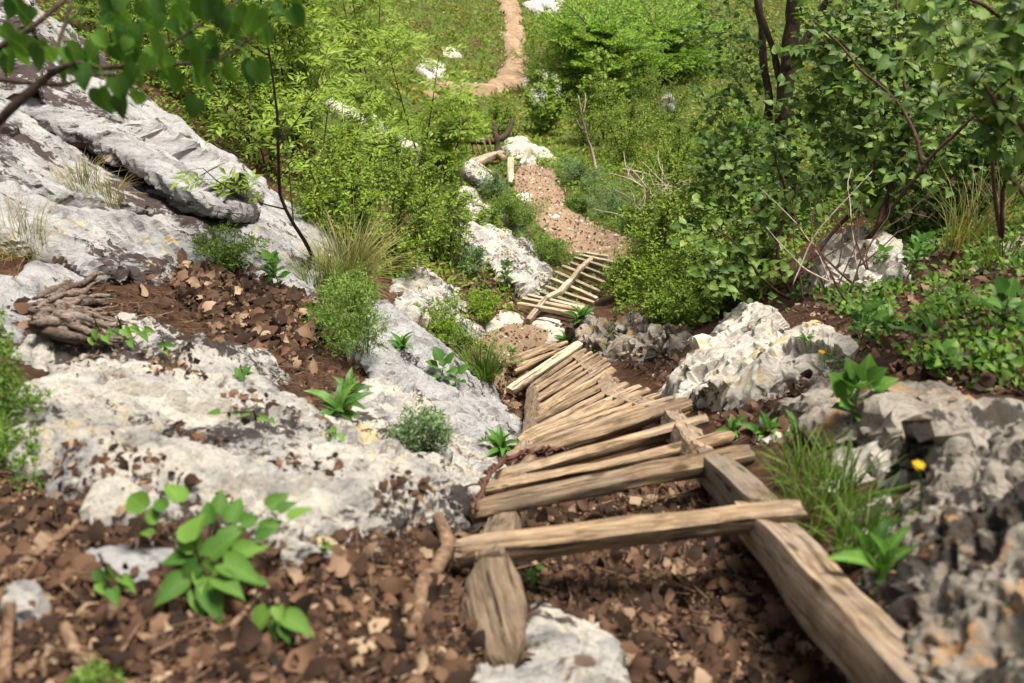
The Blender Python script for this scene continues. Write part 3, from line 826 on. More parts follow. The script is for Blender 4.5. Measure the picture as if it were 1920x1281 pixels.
BVH = BVHTree.FromPolygons(np.concatenate(SOLID_V).tolist(), np.concatenate(SOLID_T).tolist())
def hit(px, py):
    r = ray(px, py)
    loc, nor, idx, dist = BVH.ray_cast(Vector((0, 0, 0)), Vector(r))
    if loc is None:
        return r * 40.0
    return np.array(loc)
def drop(x, y, top=None):
    z0 = 3.0 if top is None else top
    loc, nor, idx, dist = BVH.ray_cast(Vector((x, y, z0)), Vector((0, 0, -1)))
    return (np.array(loc), np.array(nor)) if loc is not None else (np.array([x, y, H(x, y)[0]]), np.array([0, 0, 1.]))

# ------------------------------------------------------------------ timber
def frame(a, b, up=(0, 0, 1)):
    a, b = np.asarray(a, float), np.asarray(b, float)
    x = nrm(b - a)
    y = nrm(np.cross(np.asarray(up, float), x))
    z = np.cross(x, y)
    m = np.eye(4); m[:3, 0], m[:3, 1], m[:3, 2], m[:3, 3] = x, y, z, (a + b) / 2
    return m

def timber(name, a, b, w, h, mat, parent, origin, up=(0, 0, 1), rnd=.5, taper=0.0, bend=.0, seed=0, rough=.006, skew=(0, 0)):
    """a hewn pole or beam from a to b; own long axis = local X"""
    L = float(np.linalg.norm(np.asarray(b) - np.asarray(a)))
    ns, nc = max(8, int(L / .04)), 16
    s = np.linspace(-.5, .5, ns)
    ang = np.linspace(0, 2 * np.pi, nc, endpoint=False)
    c, sn = np.cos(ang), np.sin(ang)
    k = (np.abs(c) ** (2 / rnd) + np.abs(sn) ** (2 / rnd)) ** (-rnd / 2) if rnd < 1 else np.ones(nc)
    V = np.zeros((ns, nc, 3))
    for i, t in enumerate(s):
        e = 1 - .16 * sstep(.47, .5, abs(t))
        q = 1 + taper * t
        V[i, :, 0] = t * L + (skew[0] * c * w if t < 0 and i == 0 else 0) + (skew[1] * c * w if i == ns - 1 else 0)
        V[i, :, 1] = c * k * w / 2 * e * q + bend * math.sin((t + .5) * math.pi) * .4
        V[i, :, 2] = sn * k * h / 2 * e * q + bend * (math.sin((t + .5) * math.pi) - .6)
    V = V.reshape(-1, 3)
    q = V * np.array([1.5, 16, 16]) + seed * 5.7
    d = np.c_[np.zeros(len(V)), fbm(q, 4, seed), fbm(q + 50, 4, seed)] * rough * 2.2
    d[:, 1:] += np.c_[fbm(V * 4 + seed * 3., 2, seed + 4), fbm(V * 4 + 9 + seed * 3., 2, seed + 6)] * rough * 1.2
    d[:, 0] = fbm(V * 30 + seed, 2, 5) * .012 * (np.abs(V[:, 0]) > L * .49)
    V = V + d
    T = []
    for i in range(ns - 1):
        for j in range(nc):
            a0, a1 = i * nc + j, i * nc + (j + 1) % nc
            T += [(a0, a1, a1 + nc), (a0, a1 + nc, a0 + nc)]
    n0 = len(V)
    V = np.r_[V, [V[:nc].mean(0)], [V[-nc:].mean(0)]]
    for j in range(nc):
        T += [(n0, (j + 1) % nc, j), (n0 + 1, (ns - 1) * nc + j, (ns - 1) * nc + (j + 1) % nc)]
    m = frame(a, b, up)
    m[:3, 3] -= np.asarray(origin)
    me = mesh_np(name, V, np.array(T), mat)
    me.set_sharp_from_angle(angle=math.radians(32))
    return link(name, me, parent, matrix=Matrix(m.tolist()))

# --- near ladder: (left px, right px, depth, length, thickness)
org = np.array(ends[0][0]) + np.array([0, 0, -.3])
ladder = empty('wooden_ladder', org, 'long steep ladder of split rungs on hewn beams nearest the camera', 'ladder')
for i, ((a, b), r) in enumerate(zip(ends, RUNGS)):
    tk = r[4] * (1 if i < 4 else .82 if i == 4 else .80) * random.uniform(.88, 1.1)
    timber('rung', a, b, tk * .9, tk, M['wood'], ladder, org, rnd=.5 if i < 5 else .9, taper=random.uniform(-.12, .12), bend=random.uniform(-.006, .012), seed=i + 1, rough=.007)
la = np.array([e[0] + (e[1] - e[0]) * .1 for e in ends]); lb = np.array([e[0] + (e[1] - e[0]) * .86 for e in ends])
DN = np.array([0, -.0, -.058])
def seg_rail(arr, i, j, w, h, seed, ext0=.12, ext1=.12, shift=(0, 0, 0)):
    a, b = arr[i] + DN + shift, arr[j] + DN + shift
    t = nrm(b - a)
    nr = nrm(np.cross(nrm(ends[(i + j) // 2][1] - ends[(i + j) // 2][0]), t))
    if nr[2] < 0:
        nr = -nr
    timber('rail', a - t * ext0, b + t * ext1, w, h, M['rail'], ladder, org, up=nr, rnd=.3, seed=40 + i + j + int(w * 1000), rough=.008)
seg_rail(la, 0, 4, .09, .12, 1, .10)
seg_rail(la, 4, 9, .09, .11, 2)
seg_rail(la, 9, 16, .09, .11, 3)
seg_rail(la, 17, 22, .07, .10, 4, .02, .12)
# right side: a heavy beam from behind the camera to the first rung, then shorter pieces end to end
LOW = np.array([0, .01, -.055])
p0, p1 = W(1442, 975, 2.62) + LOW, W(1850, 1390, 1.6) + LOW
timber('rail', p1, p0 + nrm(p0 - p1) * .12, .112, .10, M['rail'], ladder, org, up=(.12, -.3, 1), rnd=.16, seed=70, rough=.009)
timber('rail', W(1432, 952, 2.72) + LOW, W(1336, 852, 3.24) + LOW, .11, .10, M['rail'], ladder, org, up=(.1, -.2, 1), rnd=.16, seed=71, rough=.009)
timber('rail', W(1318, 836, 3.4) + LOW * 1.4, W(1262, 772, 4.5) + LOW * 1.4, .105, .11, M['rail'], ladder, org, up=(.1, -.2, 1), rnd=.16, seed=72, rough=.009)
seg_rail(lb, 4, 9, .12, .11, 5, .1, .1, (.02, 0, -.01))
seg_rail(lb, 9, 12, .12, .11, 6, .1, .1, (.02, 0, -.012))
seg_rail(lb, 12, 17, .11, .10, 7, .05, .1)
seg_rail(lb, 17, 22, .08, .09, 8, .05, .05)
# pointed, obliquely cut end of the left rail
oc = np.array([(902, 1040), (950, 1028), (978, 1078), (990, 1130), (986, 1195), (962, 1244), (925, 1240), (884, 1196), (863, 1135), (872, 1082)], float)
dd = 2.58 - (oc[:, 1] - 1030) / 210 * .32
oc = np.array([W(x, y, z) for (x, y), z in zip(oc, dd)])
cen = oc.mean(0)
up = nrm(np.cross(oc[3] - cen, oc[0] - cen)); up = up if up[2] > 0 else -up
V = [cen + up * .012]; nO = len(oc)
for f, dz in ((.55, .010), (.9, .004), (1.0, -.008), (1.0, -.05), (.86, -.11)):
    V += list(cen + (oc - cen) * f + up * dz)
V.append(cen - up * .11)
V = np.array(V)
T = [(0, 1 + k, 1 + (k + 1) % nO) for k in range(nO)]
for rr in range(4):
    for k in range(nO):
        a0, a1 = 1 + rr * nO + k, 1 + rr * nO + (k + 1) % nO
        T += [(a0, a0 + nO, a1 + nO), (a0, a1 + nO, a1)]
T += [(len(V) - 1, 1 + 4 * nO + (k + 1) % nO, 1 + 4 * nO + k) for k in range(nO)]
fm = frame(oc[5], oc[0], up)
inv = np.linalg.inv(fm)
Vl = np.c_[V, np.ones(len(V))] @ inv.T
Vl = Vl[:, :3] + .004 * np.c_[fbm(V * 20, 3, 1), fbm(V * 20, 3, 2), fbm(V * 20, 3, 3)]
fm[:3, 3] -= org
cut = link('rail_end', mesh_np('rail_end', Vl, np.array(T), M['rail']), ladder, matrix=Matrix(fm.tolist()))
cut['label'] = 'obliquely cut pointed end of the left rail'

# loose new board across the lower rungs
a, b = rung_ends((956, 735), (1086, 648), 8.05, .98, 1)
lift = np.array([0, -.05, .06])
pl = empty('loose_plank', a + lift, 'pale fresh board lying loose across the lower rungs', 'plank')
timber('board', a + lift, b + lift, .075, .05, M['newwood'], pl, a + lift, rnd=.2, seed=90, rough=.002)

# --- second, fishbone ladder
org2 = np.array(e2[0][0]) + np.array([0, 0, -.2])
lad2 = empty('wooden_ladder', org2, 'fishbone ladder of thin pale rungs leading to the dirt path', 'ladder')
for i, (a, b) in enumerate(e2):
    timber('rung', a, b, .042, .05, M['newwood'], lad2, org2, rnd=.4, seed=150 + i, rough=.003)
rp = [W(990, 598, 9.75), W(1024, 557, 10.2), W(1048, 545, 10.45), W(1070, 523, 10.85), W(1085, 502, 11.3), W(1112, 480, 12.1)]
for i in range(5):
    dn = np.array([0, -.01, -.02 - .004 * i])
    timber('rail', rp[i] + dn, rp[i + 1] + dn, .055, .07, M['newwood'], lad2, org2, rnd=.3, seed=170 + i, rough=.003)
timber('rail', W(1066, 622, 9.3), W(1096, 590, 9.85), .09, .1, M['bark'], lad2, org2, rnd=.8, seed=181, rough=.006)

# --- far timber steps and branch handrail
o3 = W(930, 320, 15.0)
lad3 = empty('timber_steps', o3, 'short pale timber beams framing the far drop beside the white boulder', 'steps')
timber('beam', W(884, 303, 14.6), W(943, 287, 15.2), .085, .08, M['newwood'], lad3, o3, rnd=.3, seed=190)
timber('beam', W(893, 308, 14.5), W(930, 290, 15.0), .07, .08, M['newwood'], lad3, o3, rnd=.3, seed=191)
timber('beam', W(893, 308, 14.4), W(922, 328, 14.6), .09, .08, M['newwood'], lad3, o3, rnd=.3, seed=192)
timber('log', W(934, 290, 15.0), W(946, 299, 14.7), .1, .1, M['wood'], lad3, o3, rnd=1, seed=193)
timber('post', W(958, 345, 14.2), W(957, 298, 14.6), .10, .10, M['newwood'], lad3, o3, up=(0, 1, .2), rnd=.4, seed=194)
o4 = W(930, 288, 15.4)
hr = empty('branch_handrail', o4, 'dark crooked forked branch used as a handrail by the far steps', 'handrail')
def limb(name, pts, rad, mat, parent, origin, sides=8, n=14, wob=.01, seed=0):
    P = np.asarray(pts, float)
    t = np.linspace(0, len(P) - 1, n)
    # Catmull-Rom through the points
    out = []
    for u in t:
        i = min(int(u), len(P) - 2); f = u - i
        a, b, c, d = P[max(i - 1, 0)], P[i], P[i + 1], P[min(i + 2, len(P) - 1)]
        out.append(.5 * ((2 * b) + (c - a) * f + (2 * a - 5 * b + 4 * c - d) * f ** 2 + (3 * b - a - 3 * c + d) * f ** 3))
    out = np.array(out)
    out += wob * np.c_[fbm(out * 3 + seed, 2, 1), fbm(out * 3 + seed, 2, 2), fbm(out * 3 + seed, 2, 3)]
    r = np.interp(np.linspace(0, 1, n), np.linspace(0, 1, len(np.atleast_1d(rad))), np.atleast_1d(rad))
    r = r * (1 + .25 * fbm(out * 9 + seed, 2, 9))
    v, tt = tube(out, r, sides)
    if name is None:
        return v, tt
    return link(name, mesh_np(name, v - origin, tt, mat), parent)
limb('rail', [W(874, 264, 15.2), W(900, 266, 15.3), W(924, 265, 15.4), W(946, 256, 15.5), W(956, 240, 15.6), W(963, 222, 15.7)], [.035, .045, .05, .055, .045, .025], M['bark'], hr, o4)
limb('post', [W(934, 296, 15.3), W(933, 275, 15.4), W(930, 258, 15.4), W(926, 229, 15.5)], [.06, .055, .05, .03], M['bark'], hr, o4)
for x0, x1 in ((881, 894), (891, 902), (906, 915), (917, 925)):
    limb('baluster', [W(x0, 261, 15.3), W(x1, 294, 15.2)], [.016, .018], M['stick'], hr, o4, 6, 5)

# --- wire, sticks, dead root
o5 = W(905, 905, 3.4)
wire = empty('wire_bundle', o5, 'rusty twisted wire looped around the left rail and rungs', 'wire')
wp = [W(x, y, z - .10) + np.array([0, 0, .02]) for x, y, z in ((888, 965, 3.08), (903, 915, 3.36), (915, 893, 3.52), (942, 868, 3.85), (985, 852, 4.15), (1030, 845, 4.3), (1068, 852, 4.28))]
for k in range(4):
    P = np.array(wp)
    if k > 1:
        P = P[2:] + np.array([[0, 0, -.03 * (k - 1)]]) * np.linspace(0, 1, len(P) - 2)[:, None]
        P[-1] = W(1020 - 40 * (k - 2), 868 + 4 * k, 3.9)
    t = np.linspace(0, 1, 60)
    C = np.stack([np.interp(t, np.linspace(0, 1, len(P)), P[:, c]) for c in range(3)], 1)
    ph = t * 40 + k * 1.6
    C += .011 * np.c_[np.cos(ph), np.zeros(60), np.sin(ph)]
    v, tt = tube(C, .006, 5)
    link('strand', mesh_np('strand', v - o5, tt, M['rust']), wire)
for k, (q, dx) in enumerate((((900, 908), -12), ((905, 902), 9))):
    c = W(q[0], q[1], 3.38)
    v, tt = tube([c, c + np.array([dx * .002, -.01, .012]), c + np.array([dx * .0045, -.015, .002]), c + np.array([dx * .004, -.01, -.02])], .004, 5)
    link('strand', mesh_np('strand', v - o5, tt, M['rust']), wire)

def ground_stick(pts, rad, label, mat, name='fallen_branch', lift=.02, group=None, sides=8, n=18):
    P = np.array([hit(x, y) for x, y in pts]) + np.array([0, 0, lift])
    o = link(name, None, loc=tuple(P[0]))
    bpy.data.objects.remove(o)
    v, t = limb(None, P, rad, None, None, None, sides, n, .012, len(label))
    return tag(link(name, mesh_np(name, v - P[0], t, mat), loc=tuple(P[0])), label, 'branch', group)
ground_stick([(818, 980), (834, 1030), (818, 1078), (796, 1112), (790, 1160), (774, 1212)], [.017, .022, .022, .02, .018, .014], 'wavy brown stick left of the pointed rail end', M['stick'], lift=.03)
ground_stick([(-20, 1120), (60, 1060), (150, 988)], [.008, .009, .007], 'thin straight twig crossing the left edge litter', M['stick'], 'fallen_twig')
ground_stick([(360, 1290), (430, 1200), (490, 1125)], [.006, .007, .005], 'thin straight twig under the heart leaved seedling', M['stick'], 'fallen_twig')
ground_stick([(20, 1290), (22, 1200), (28, 1140)], [.012, .012, .010], 'short upright stick in the bottom left corner', M['stick'], 'fallen_twig')
ground_stick([(130, 1180), (155, 1240), (185, 1250)], [.012, .014, .018], 'stubby forked stick in the bottom left litter', M['stick'], 'fallen_twig')
ground_stick([(1180, 405), (1225, 428), (1275, 448)], [.05, .06, .05], 'grey fallen log among dead twigs beyond the path', M['deadwood'], 'fallen_log', lift=.05)
ground_stick([(1165, 345), (1200, 352), (1245, 365)], [.02, .02, .012], 'pale bare stick lying right of the dirt path', M['paletwig'], lift=.25)

o6 = hit(160, 600)
root = empty('dead_root', o6, 'gnarled weathered dead root splayed over the outcrop edge', 'dead wood')
rr_ = random.Random(5)
for k in range(95):
    f = rr_.random()
    x0, y0 = 82 + rr_.uniform(-18, 18), 615 + rr_.uniform(-30, 25)
    an = math.radians(rr_.uniform(-46, 18))
    ln = rr_.uniform(70, 175)
    x1, y1 = x0 + ln * math.cos(an), y0 + ln * math.sin(an) * .75
    pts = [hit(x0, y0), hit(x0 + (x1 - x0) * .35, y0 + (y1 - y0) * .3), hit(x0 + (x1 - x0) * .7, y0 + (y1 - y0) * .75), hit(x1, y1)]
    hh = rr_.uniform(.005, .10)
    pts = [p + np.array([rr_.gauss(0, .012), rr_.gauss(0, .012), hh * q]) for p, q in zip(pts, (1.0, .95, .7, .25))]
    limb('splinter', pts, [.008, rr_.uniform(.009, .024), rr_.uniform(.006, .016), .002], M['deadwood'], root, o6, 6, 14, .035, k * 3.1)

# ------------------------------------------------------------------ leaves
def tpl_diamond(w=.45, fold=.12):
    return np.array([(0, 0, 0), (.45, w / 2, fold), (1, 0, -.08), (.45, -w / 2, fold)]), np.array([(0, 2, 1), (0, 3, 2)])
def tpl_ovate(w=.6, fold=.1, droop=.12):
    v = [(0, 0, 0), (.3, 0, .0), (.68, 0, -.03), (1, 0, -droop), (.25, w / 2, fold), (.62, w * .42, fold * .7), (.25, -w / 2, fold), (.62, -w * .42, fold * .7)]
    t = [(0, 1, 4), (1, 5, 4), (1, 2, 5), (2, 3, 5), (0, 6, 1), (1, 6, 7), (1, 7, 2), (2, 7, 3)]
    return np.array(v, float), np.array(t)
def tpl_heart(w=.85, fold=.16, droop=.2):
    prof = [(-.10, .20), (-.06, .36), (.10, .48), (.30, .49), (.52, .38), (.76, .19), (.9, .07)]
    mid = [(0, 0), (.1, .0), (.3, .0), (.52, -.02), (.76, -.07), (.9, -.11), (1.0, -droop)]
    v = [(x, 0, z) for x, z in mid]
    L0 = len(v)
    for sgn in (1, -1):
        for (x, y) in prof:
            v.append((x, sgn * y * w, fold * y * 2 - droop * max(x, 0) ** 2 * .7))
    t = []
    for s in (0, 1):
        b = L0 + s * 7
        tri = [(0, b + 1, b), (0, b + 2, b + 1), (0, 1, b + 2), (1, b + 3, b + 2), (1, 2, b + 3), (2, b + 4, b + 3), (2, 3, b + 4), (3, b + 5, b + 4), (3, 4, b + 5), (4, b + 6, b + 5), (4, 5, b + 6), (5, 6, b + 6)]
        t += [(a, c, d) if s else (a, d, c) for a, d, c in tri]
    return np.array(v, float), np.array(t)
def tpl_maple():
    out = [(0, 0), (.02, .22), (-.05, .42), (.22, .36), (.36, .55), (.48, .32), (.66, .26), (.68, .12), (1, 0)]
    pts = out + [(x, -y) for x, y in out[-2:0:-1]]
    v = [(.35, 0, .06)] + [(x, y, -.25 * (x - .35) ** 2 - .12 * y * y) for x, y in pts]
    n = len(pts)
    return np.array(v, float), np.array([(0, 1 + (k + 1) % n, 1 + k) for k in range(n)])
def tpl_lance(w=.26, fold=.06, droop=.3, n=5):
    v, t = [], []
    for i in range(n + 1):
        s = i / n
        hw = w * .5 * math.sin(math.pi * min(1, .06 + s * .94)) ** .8 if i < n else 0
        z = .22 * math.sin(s * 2.2) - droop * s * s
        v += [(s, 0, z), (s, hw, z + fold * hw / w * 2), (s, -hw, z + fold * hw / w * 2)]
    for i in range(n):
        a, b = i * 3, i * 3 + 3
        t += [(a, b, b + 1), (a, b + 1, a + 1), (a, b + 2, b), (a, a + 2, b + 2)]
    return np.array(v, float), np.array(t)
def tpl_dead(seed):
    r = np.random.default_rng(seed)
    n = 7
    x0, x1 = (0, 1) if r.random() < .55 else sorted(r.uniform(0, 1, 2)); x1 = max(x1, x0 + .3)
    wd = r.uniform(.40, .75); curl = r.uniform(-1.8, 2.8); bend = r.uniform(-.9, .9); lob = r.uniform(0, .22); ph = r.uniform(0, 6)
    v, t = [], []
    for i in range(n):
        x = x0 + (x1 - x0) * i / (n - 1)
        hw = .5 * wd * abs(math.sin(math.pi * min(1, .04 + .92 * min(x, 1)) ** .85)) * (1 + lob * math.sin(x * 19 + ph))
        z0 = bend * (x - .5) ** 2 + r.uniform(-.015, .015)
        for q in (-1, -.55, 0, .55, 1):
            y = q * hw
            v.append((x + r.uniform(-.02, .02) * abs(q), y, z0 + curl * y * y * (1 + .5 * q * r.uniform(-1, 1)) + r.uniform(-.02, .02) * abs(q)))
    for i in range(n - 1):
        for q in range(4):
            a = i * 5 + q
            t += [(a, a + 5, a + 6), (a, a + 6, a + 1)]
    v = np.array(v); v[:, 2] -= v[:, 2].min() * .5
    return v, np.array(t)
T_DIA, T_OV, T_HEART, T_MAPLE, T_LANCE = tpl_diamond(), tpl_ovate(), tpl_heart(), tpl_maple(), tpl_lance()
T_OVW = tpl_ovate(.8, .08, .1)
T_LEAFLET = tpl_diamond(.30, .05)
T_ROUND = tpl_ovate(.85, .06, .08)

def frames(t, n):
    t = nrm(t)
    b = nrm(np.cross(n, t))
    n = np.cross(t, b)
    return t, b, n

def leaf_cloud(tpl, pos, dirs, nor, size, squash=None):
    v0, t0 = tpl
    t, b, n = frames(dirs, nor)
    s = np.reshape(size, (-1, 1, 1))
    v = pos[:, None] + s * (v0[None, :, 0:1] * t[:, None] + v0[None, :, 1:2] * b[:, None] + v0[None, :, 2:3] * n[:, None])
    tt = t0[None] + (np.arange(len(pos)) * len(v0))[:, None, None]
    return v.reshape(-1, 3), tt.reshape(-1, 3)

_leafmesh = {}
def leaf_objects(key, tpl, mat, pos, dirs, nor, size, parent, origin, name='leaf'):
    if key not in _leafmesh:
        _leafmesh[key] = mesh_np(name, tpl[0], tpl[1], mat, co=tpl[0])
    me = _leafmesh[key]
    t, b, n = frames(dirs, nor)
    for k in range(len(pos)):
        m = np.eye(4)
        m[:3, 0], m[:3, 1], m[:3, 2] = t[k] * size[k], b[k] * size[k], n[k] * size[k]
        m[:3, 3] = pos[k] - origin
        link(name, me, parent, matrix=Matrix(m.tolist()))

SPEC = {
    'fine':  dict(tpl=T_DIA, mat='l_fine', size=.045, per=9, twig=.26, stem='twig'),
    'deep':  dict(tpl=T_DIA, mat='l_fine2', size=.045, per=9, twig=.26, stem='twig'),
    'round': dict(tpl=T_ROUND, mat='l_fine', size=.05, per=8, twig=.25, stem='twig'),
    'lilac': dict(tpl=T_HEART, mat='l_lilac', size=.066, per=8, twig=.34, stem='redtwig'),
    'near':  dict(tpl=T_HEART, mat='l_near', size=.075, per=6, twig=.3, stem='twig'),
    'maple': dict(tpl=T_MAPLE, mat='l_maple', size=.062, per=7, twig=.34, stem='bark'),
    'meadow': dict(tpl=T_DIA, mat='l_meadow', size=.06, per=8, twig=.25, stem='twig'),
}
def shrub(base, h, r, spec, label, nstem=6, ntwig=26, n_ind=0, seed=0, group=None, name='bush', cat='bush', lean=(0, 0), size=1.0, low=.12, upbias=.35, stem_r=.012, blossoms=0):
    S = SPEC[spec]
    g = np.random.default_rng(seed + 1000)
    base = np.asarray(base, float)
    o = empty(name, base, label, cat, group)
    wood = Acc()
    TB, TT = [], []
    for k in range(nstem):
        an = 2 * np.pi * (k + g.uniform(0, .8)) / nstem
        rad = r * g.uniform(.15, .8)
        top = base + np.array([math.cos(an) * rad + lean[0], math.sin(an) * rad + lean[1], h * g.uniform(.72, 1.02) * (1 - .25 * (rad / r) ** 2)])
        mid = base + np.array([math.cos(an) * rad * .35, math.sin(an) * rad * .35, h * .5]) + g.normal(0, .05 * h, 3)
        P = bez(base + np.array([math.cos(an), math.sin(an), 0]) * .04 - np.array([0, 0, .08]), mid, top, 9)
        wood.add(*tube(P, np.linspace(stem_r, stem_r * .3, 9) * g.uniform(.7, 1.2), 5, False))
        u = low + (1 - low) * g.uniform(0, 1, ntwig) ** .8
        ff = u * 8; i = np.minimum(ff.astype(int), 7); fr = (ff - i)[:, None]
        tb = P[i] * (1 - fr) + P[i + 1] * fr
        out = tb - base - np.array([lean[0], lean[1], 0]) * u[:, None]; out[:, 2] = 0
        d = nrm(nrm(out + 1e-4) * .8 + g.normal(0, .65, (ntwig, 3)) + np.array([0, 0, upbias]))
        ln = S['twig'] * g.uniform(.55, 1.35, ntwig) * (1.15 - .4 * u) * (r / .7) ** .4
        TB.append(tb); TT.append(tb + d * ln[:, None])
    TB, TT = np.concatenate(TB), np.concatenate(TT)
    md = (TB + TT) / 2 + np.array([0, 0, .02])
    wood.add(*tubes(TB, md, TT, np.full(len(TB), stem_r * .25), np.full(len(TB), stem_r * .12)))
    v, t = wood.get()
    link('stem', mesh_np('stem', v - base, t, M[S['stem']]), o)
    per = S['per']
    s = np.tile((np.arange(per) + .6) / per, len(TB)) + g.uniform(-.05, .05, per * len(TB))
    a, b = np.repeat(TB, per, 0), np.repeat(TT, per, 0)
    m_ = np.repeat(md, per, 0)
    s = np.clip(s, .1, 1)[:, None]
    pos = (1 - s) ** 2 * a + 2 * s * (1 - s) * m_ + s ** 2 * b
    ax = nrm(b - a)
    side = nrm(np.cross(ax, np.array([0, 0, 1.]) + g.normal(0, .3, ax.shape)))
    alt = np.where(np.arange(len(pos)) % 2, 1, -1)[:, None]
    dirs = nrm(side * alt * .9 + ax * .55 + g.normal(0, .3, ax.shape) + np.array([0, 0, -.05]))
    nor = nrm(np.array([0, -.25, 1.]) + g.normal(0, .38, ax.shape))
    sz = S['size'] * size * g.uniform(.65, 1.25, len(pos))
    idx = np.arange(len(pos))
    if n_ind:
        _, _, d = project(pos)
        X, Yp, _ = project(pos)
        vis = (X > -60) & (X < 1980) & (Yp > -60) & (Yp < 1340)
        score = sz / np.maximum(d, .3) * g.uniform(.8, 1.2, len(pos)) * vis
        pick = np.argsort(-score)[:n_ind]
        pick = pick[score[pick] > 0]
        leaf_objects(spec, S['tpl'], M[S['mat']], pos[pick], dirs[pick], nor[pick], sz[pick], o, base)
        idx = np.setdiff1d(idx, pick)
    if len(idx):
        v, t = leaf_cloud(S['tpl'], pos[idx], dirs[idx], nor[idx], sz[idx])
        tag(link('foliage', mesh_np('foliage', v - base, t, M[S['mat']], co=S['tpl'][0]), o), kind='stuff')
    if blossoms:
        for c in TT[np.argsort(-TT[:, 2])[:blossoms * 3:3]]:
            q = c + np.array([0, 0, .08]) + g.normal(0, 1, (60, 3)) * np.array([.035, .035, .08])
            v, t = leaf_cloud(T_DIA, q, g.normal(0, 1, q.shape), g.normal(0, 1, q.shape), np.full(60, .035))
            link('blossom', mesh_np('blossom', v - base, t, M['blossom']), o)
    return o

def ash(base, h, label, seed=0, nstem=1, spread=.25, leaves=26, size=1.0, mat='l_ash', group=None, lean=(0, 0), r0=.014, name='ash_sapling', nleaf=9, path=None, n_ind=0):
    """slender sapling with feather-shaped compound leaves"""
    g = np.random.default_rng(seed + 500)
    base = np.asarray(base, float)
    o = empty(name, base, label, 'sapling', group)
    wood = Acc(); PB, PD, PL = [], [], []
    for k in range(nstem):
        an = g.uniform(0, 6.28)
        top = base + np.array([math.cos(an) * spread + lean[0], math.sin(an) * spread + lean[1], h * g.uniform(.8, 1.05)])
        P = bez(base - np.array([0, 0, .1]), (base + top) / 2 + g.normal(0, .06 * h, 3) * np.array([1, 1, .2]), top, 14)
        if path is not None and k == 0:
            P = np.asarray(path)
            tt_ = np.linspace(0, 1, 14)
            P = np.stack([np.interp(tt_, np.linspace(0, 1, len(P)), P[:, c]) for c in range(3)], 1)
        wood.add(*tube(P, np.linspace(r0, r0 * .25, 14), 6, False))
        nb = max(3, int(h * 3.2))
        for j in range(nb):
            f = g.uniform(.3, .95)
            i = int(f * 13)
            an2 = g.uniform(0, 6.28)
            ln = h * .26 * (1.2 - f) + .15
            tip = P[i] + np.array([math.cos(an2) * ln * .7, math.sin(an2) * ln * .7, ln * .75])
            B = bez(P[i], (P[i] + tip) / 2 + np.array([math.cos(an2), math.sin(an2), -.3]) * ln * .15, tip, 6)
            wood.add(*tube(B, np.linspace(r0 * .4, r0 * .15, 6), 4, False))
            for q in range(max(2, leaves // nb)):
                c = B[g.integers(2, 6)]
                PB.append(c); a3 = g.uniform(0, 6.28)
                PD.append((math.cos(a3), math.sin(a3), g.uniform(-.1, .7))); PL.append(.24 * size * g.uniform(.6, 1.2))
        for q in range(6):
            a3 = q * 1.1
            PB.append(P[-1 - q % 3]); PD.append((math.cos(a3), math.sin(a3), .5)); PL.append(.24 * size)
    PB, PD, PL = np.array(PB), nrm(np.array(PD)), np.array(PL)
    mid = PB + PD * PL[:, None] * .5 + np.array([0, 0, .02])
    tip = PB + PD * PL[:, None] - np.array([0, 0, 1]) * PL[:, None] * .15
    wood.add(*tubes(PB, mid, tip, np.full(len(PB), .0022), np.full(len(PB), .001)))
    v, t = wood.get()
    link('stem', mesh_np('stem', v - base, t, M['bark']), o)
    pos, dirs, nor, sz = [], [], [], []
    up = np.array([0, -.15, 1.])
    for j in range(nleaf):
        s = .25 + .75 * ((j // 2 + 1) / ((nleaf + 1) // 2))
        s = min(s, 1.0)
        c = (1 - s) ** 2 * PB + 2 * s * (1 - s) * mid + s * s * tip
        ax = nrm(tip - PB)
        sd = nrm(np.cross(ax, up))
        if j == nleaf - 1:
            dd_ = ax
        else:
            dd_ = nrm(sd * (1 if j % 2 else -1) + ax * .75 + g.normal(0, .12, ax.shape))
        pos.append(c); dirs.append(dd_); nor.append(nrm(up + g.normal(0, .3, ax.shape))); sz.append(PL * .36 * g.uniform(.8, 1.15, len(PL)))
    pos, dirs, nor, sz = np.concatenate(pos), np.concatenate(dirs), np.concatenate(nor), np.concatenate(sz)
    v, t = leaf_cloud(T_LEAFLET, pos, dirs, nor, sz)
    tag(link('foliage', mesh_np('foliage', v - base, t, M[mat]), o), kind='stuff')
    return o

